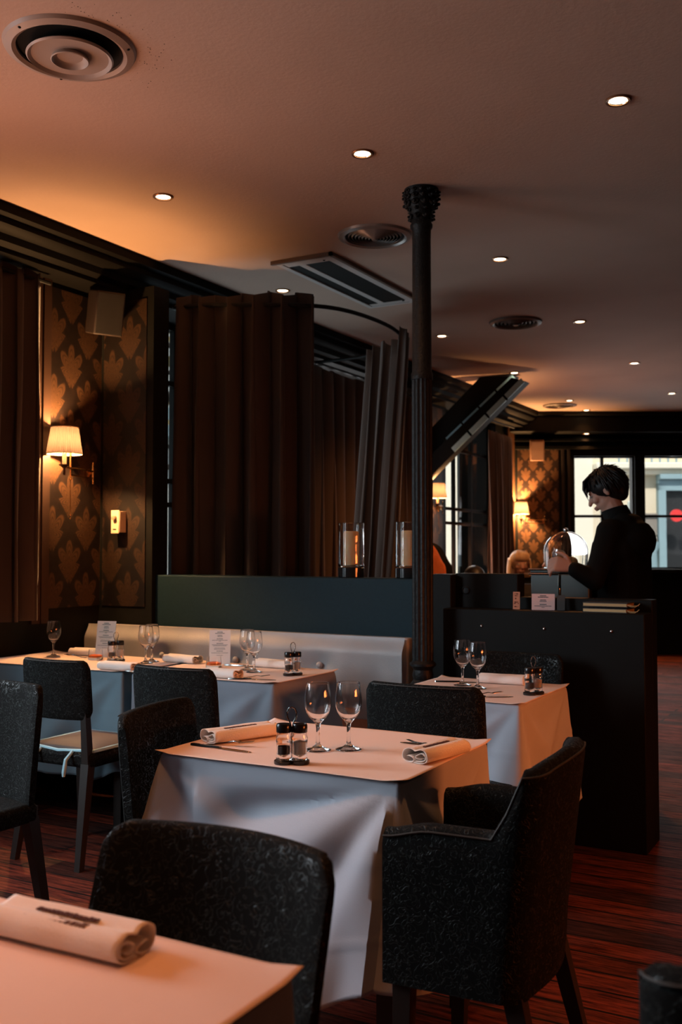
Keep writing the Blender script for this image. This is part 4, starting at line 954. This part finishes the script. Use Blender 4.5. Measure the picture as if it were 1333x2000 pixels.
# the man at the counter
f_b = Vector((-.98, .20, 0)); l_b = Vector((-.20, -.98, 0))
body = MB(); hc = (-1.365, 5.40, 1.628); f_h = Vector((-.90, -.16, -.50))
TH = head_shape(body, hc, f_h, (-.3, 0, .95))
body.cap((-1.285, 5.41, 1.45), (-1.345, 5.40, 1.58), .058, .052)
def at(f, l, z): p = Vector((-1.28, 5.41, 0)) + f_b*f + l_b*l; return (p.x, p.y, z)
shL = at(0, .17, 1.41); shR = at(0, -.17, 1.41)
body.cap(shL, shR, .055, .055); body.cap(at(.01, .09, 1.30), at(.01, -.09, 1.30), .105, .105); body.cap(at(.01, .06, 1.30), at(.0, .05, 1.02), .11, .10); body.cap(at(.01, -.06, 1.30), at(.0, -.05, 1.02), .11, .10); body.cap(at(0, .07, .94), at(0, -.07, .94), .105, .105)
elL = Vector((-1.365, 5.13, 1.155)); wrL = Vector((-1.462, 5.075, 1.215)); elR = Vector((-1.30, 5.63, 1.15)); wrR = Vector((-1.50, 5.50, 1.19))
for a, b_, c in ((shL, elL, wrL), (shR, elR, wrR)): body.cap(a, b_, .048, .038); body.cap(b_, c, .038, .026)
for k in (-1, 1):
    hp = at(0, k*.09, .92); kn = at(.03, k*.10, .50); an = at(-.01, k*.11, .09); body.cap(hp, kn, .085, .055); body.cap(kn, an, .052, .036); body.cap(an, at(.15, k*.12, .035), .034, .028)
fingers(body, wrL, (-.86, -.30, .25), (.10, -.5, .8), (.15, .35, .9), curl=1.15, thumb_up=.2)
fingers(body, wrR, (-.95, -.2, .05), (0, 0, 1), (-.2, -.98, 0))
man = obj('person', body, skin, smooth=180, remesh=.0055, smo=3)
tag(man, 'person in a black jacket with dark hair, head bowed, working at the counter', 'person')
eyes(TH, man)
jk = MB()
jk.cap(at(0, .175, 1.405), at(0, -.175, 1.405), .068, .068); jk.cap(at(.01, .09, 1.30), at(.01, -.09, 1.30), .125, .125); jk.cap(at(.01, .07, 1.30), at(.0, .065, .90), .128, .125); jk.cap(at(.01, -.07, 1.30), at(.0, -.065, .90), .128, .125)
jk.cap(at(-.03, .06, 1.44), at(-.02, -.06, 1.44), .07, .07); jk.cap(at(-.045, .03, 1.36), at(-.045, -.03, 1.36), .12, .12)
for a, b_, c in ((shL, elL, wrL), (shR, elR, wrR)): jk.cap(a, b_, .066, .055); jk.cap(b_, Vector(b_).lerp(c, .88), .056, .042)
jo = obj('jacket', jk, jacket_m, man, smooth=180, remesh=.007, smo=4)
cl = MB().grid(40, 6, lambda u, v: (-1.297 + .075*cos(2*pi*u)*(1-.12*v) - .030*v, 5.41 + .080*sin(2*pi*u)*(1-.12*v), 1.462 + .072*v + .020*cos(2*pi*u)), cu=True)
obj('collar', cl, jacket_m, jo, smooth=180, solid=.008)
tr_ = MB()
for k in (-1, 1): tr_.cap(at(0, k*.085, .92), at(.03, k*.10, .50), .10, .072); tr_.cap(at(.03, k*.10, .50), at(-.01, k*.11, .12), .07, .062)
tr_.cap(at(0, .07, .93), at(0, -.07, .93), .118, .118)
obj('trousers', tr_, cloth_dark, man, smooth=180, remesh=.010, smo=3)
for k in (-1, 1): obj('shoe', MB().cap(at(-.03, k*.11, .045), at(.17, k*.12, .035), .045, .038), card_black, man)
hm = MB(); rnd = random.Random(5)
hm.ball((-.022, 0, .036), .090, TH, 24, 16, (1.16, 1.0, 1.06)); hm.ball((-.045, 0, .005), .080, TH, 20, 12, (1.0, .98, 1.1)); hm.ball((-.06, 0, -.03), .058, TH, 18, 12, (.8, 1.1, 1.0))
for k in range(520):
    th_ = rnd.uniform(0, 2*pi); ph_ = rnd.uniform(0, 2.0); n_ = Vector((cos(th_)*sin(ph_), sin(th_)*sin(ph_), cos(ph_)))
    if n_.x > .15 and ph_ > 1.15: continue
    p = Vector((-.022, 0, .030)) + Vector((n_.x*.100, n_.y*.090, n_.z*.094)); dn = Vector((.12*n_.x, 0, -1)); flow = (dn - n_*dn.dot(n_)).normalized()
    l = rnd.uniform(.035, .065); q = p + flow*l*.5 + n_*.006; e = p + flow*l + n_*rnd.uniform(-.008, .010)
    if e.x > .06 and e.z < .03: continue
    hm.tube([TH @ p, TH @ q, TH @ e], [.0075, .005, .0008], 6)
for k in range(26):   # strands falling in front of the brow
    y0 = -.062 + k*.005; dz = rnd.uniform(0, .035)
    hm.tube([TH @ Vector((.030, y0*.8, .112)), TH @ Vector((.078, y0, .096)), TH @ Vector((.100, y0*1.08, .060)), TH @ Vector((.104, y0*1.12, .045-dz*(1.6 if y0 > .03 else .6)))], [.008, .007, .005, .0008], 6)
obj('hair', hm, hair_black, man, smooth=60)

def seated(label, x, y, rz, hairm, bob, zh=1.17):
    """seated person facing local +X"""
    c_, s_ = cos(R(rz)), sin(R(rz)); W_ = lambda a, b_, z_: (x + a*c_ - b_*s_, y + a*s_ + b_*c_, z_ + zh - 1.17)
    m = MB(); T = head_shape(m, W_(0, 0, 1.17), Vector((c_, s_, -.12)))
    m.cap(W_(-.03, 0, .98), W_(-.015, 0, 1.10), .05, .047)
    m.cap(W_(-.04, .15, .93), W_(-.04, -.15, .93), .05, .05); m.cap(W_(-.04, .06, .86), W_(-.05, .05, .58), .10, .09); m.cap(W_(-.04, -.06, .86), W_(-.05, -.05, .58), .10, .09)
    for k in (-1, 1):
        m.cap(W_(-.03, k*.17, .92), W_(.05, k*.21, .68), .042, .034); m.cap(W_(.05, k*.21, .68), W_(.27, k*.12, .74), .034, .025)
        m.cap(W_(-.02, k*.09, .53), W_(.38, k*.11, .51), .08, .055); m.cap(W_(.38, k*.11, .51), W_(.36, k*.11, .07), .05, .036); m.cap(W_(.36, k*.11, .07), W_(.52, k*.12, .035), .034, .028)
        fingers(m, W_(.27, k*.12, .74), (c_, s_, -.1), (0, 0, 1), (s_*k, -c_*k, 0))
    o = obj('person', m, skin, smooth=180, remesh=.007, smo=2); tag(o, label, 'person'); eyes(T, o)
    j = MB(); j.cap(W_(-.04, .15, .925), W_(-.04, -.15, .925), .064, .064); j.cap(W_(-.04, .07, .86), W_(-.05, .06, .56), .118, .112); j.cap(W_(-.04, -.07, .86), W_(-.05, -.06, .56), .118, .112)
    for k in (-1, 1): j.cap(W_(-.03, k*.17, .92), W_(.05, k*.21, .68), .055, .046); j.cap(W_(.05, k*.21, .68), W_(.23, k*.135, .73), .046, .036)
    obj('jumper', j, cloth_dark, o, smooth=180, remesh=.010, smo=3)
    q = MB()
    for k in (-1, 1): q.cap(W_(-.02, k*.09, .53), W_(.38, k*.11, .51), .092, .068); q.cap(W_(.38, k*.11, .51), W_(.36, k*.11, .10), .066, .055)
    obj('trousers', q, cloth_dark, o, smooth=180, remesh=.012, smo=3)
    h = MB(); h.ball((-.018, 0, .034), .094, T, 24, 16, (1.12, 1.0, 1.05))
    if bob:
        def bf(u, v):
            a = R(62) + u*R(236); r = .094 + .020*v - .012*v*v; return tuple(T @ Vector((r*1.08*cos(a)-.012, r*sin(a), .05 - .155*v)))
        b_ = MB().grid(40, 12, bf); n0 = len(h.v)
        h.v += b_.v; h.f += [tuple(i+n0 for i in f) for f in b_.f]
        for y0 in [k*.012-.06 for k in range(11)]: h.tube([T @ Vector((.03, y0*.6, .120)), T @ Vector((.075, y0, .095)), T @ Vector((.092, y0*1.05, .045))], [.014, .013, .007], 7)
    ho = obj('hair', h, hairm, o, smooth=180, solid=.012 if bob else 0)
    ch = thing('dining_chair', label.replace('person', 'plain chair under the person', 1), 'chair', W_(-.27, 0, 0), rz-90)
    ch['group'] = 'chairs in the far room'
    ch.location.z = 0
    obj('backrest', MB().box(-.20, .20, -.02, .02, .55, .92), black, ch, bevel=.01); obj('seat', MB().box(-.2, .2, 0, .42, .37, .42), black, ch, bevel=.01)
    for sx in (-1, 1):
        obj('leg', MB().box(sx*.18-.015, sx*.18+.015, -.015, .015, 0, .56), wood_leg, ch); obj('leg', MB().box(sx*.18-.015, sx*.18+.015, .37, .40, 0, .38), wood_leg, ch)
seated('person with a blond bob seated far behind the counter', -3.10, 9.0, -55, hair_blond, True, 1.185)
seated('person with dark grey hair seated behind the glass dome', -2.90, 9.45, 200, hair_grey, True, 1.20)
seated('person whose dark hair just shows over the partition', -3.32, 8.38, 150, hair_black, False, 1.045)
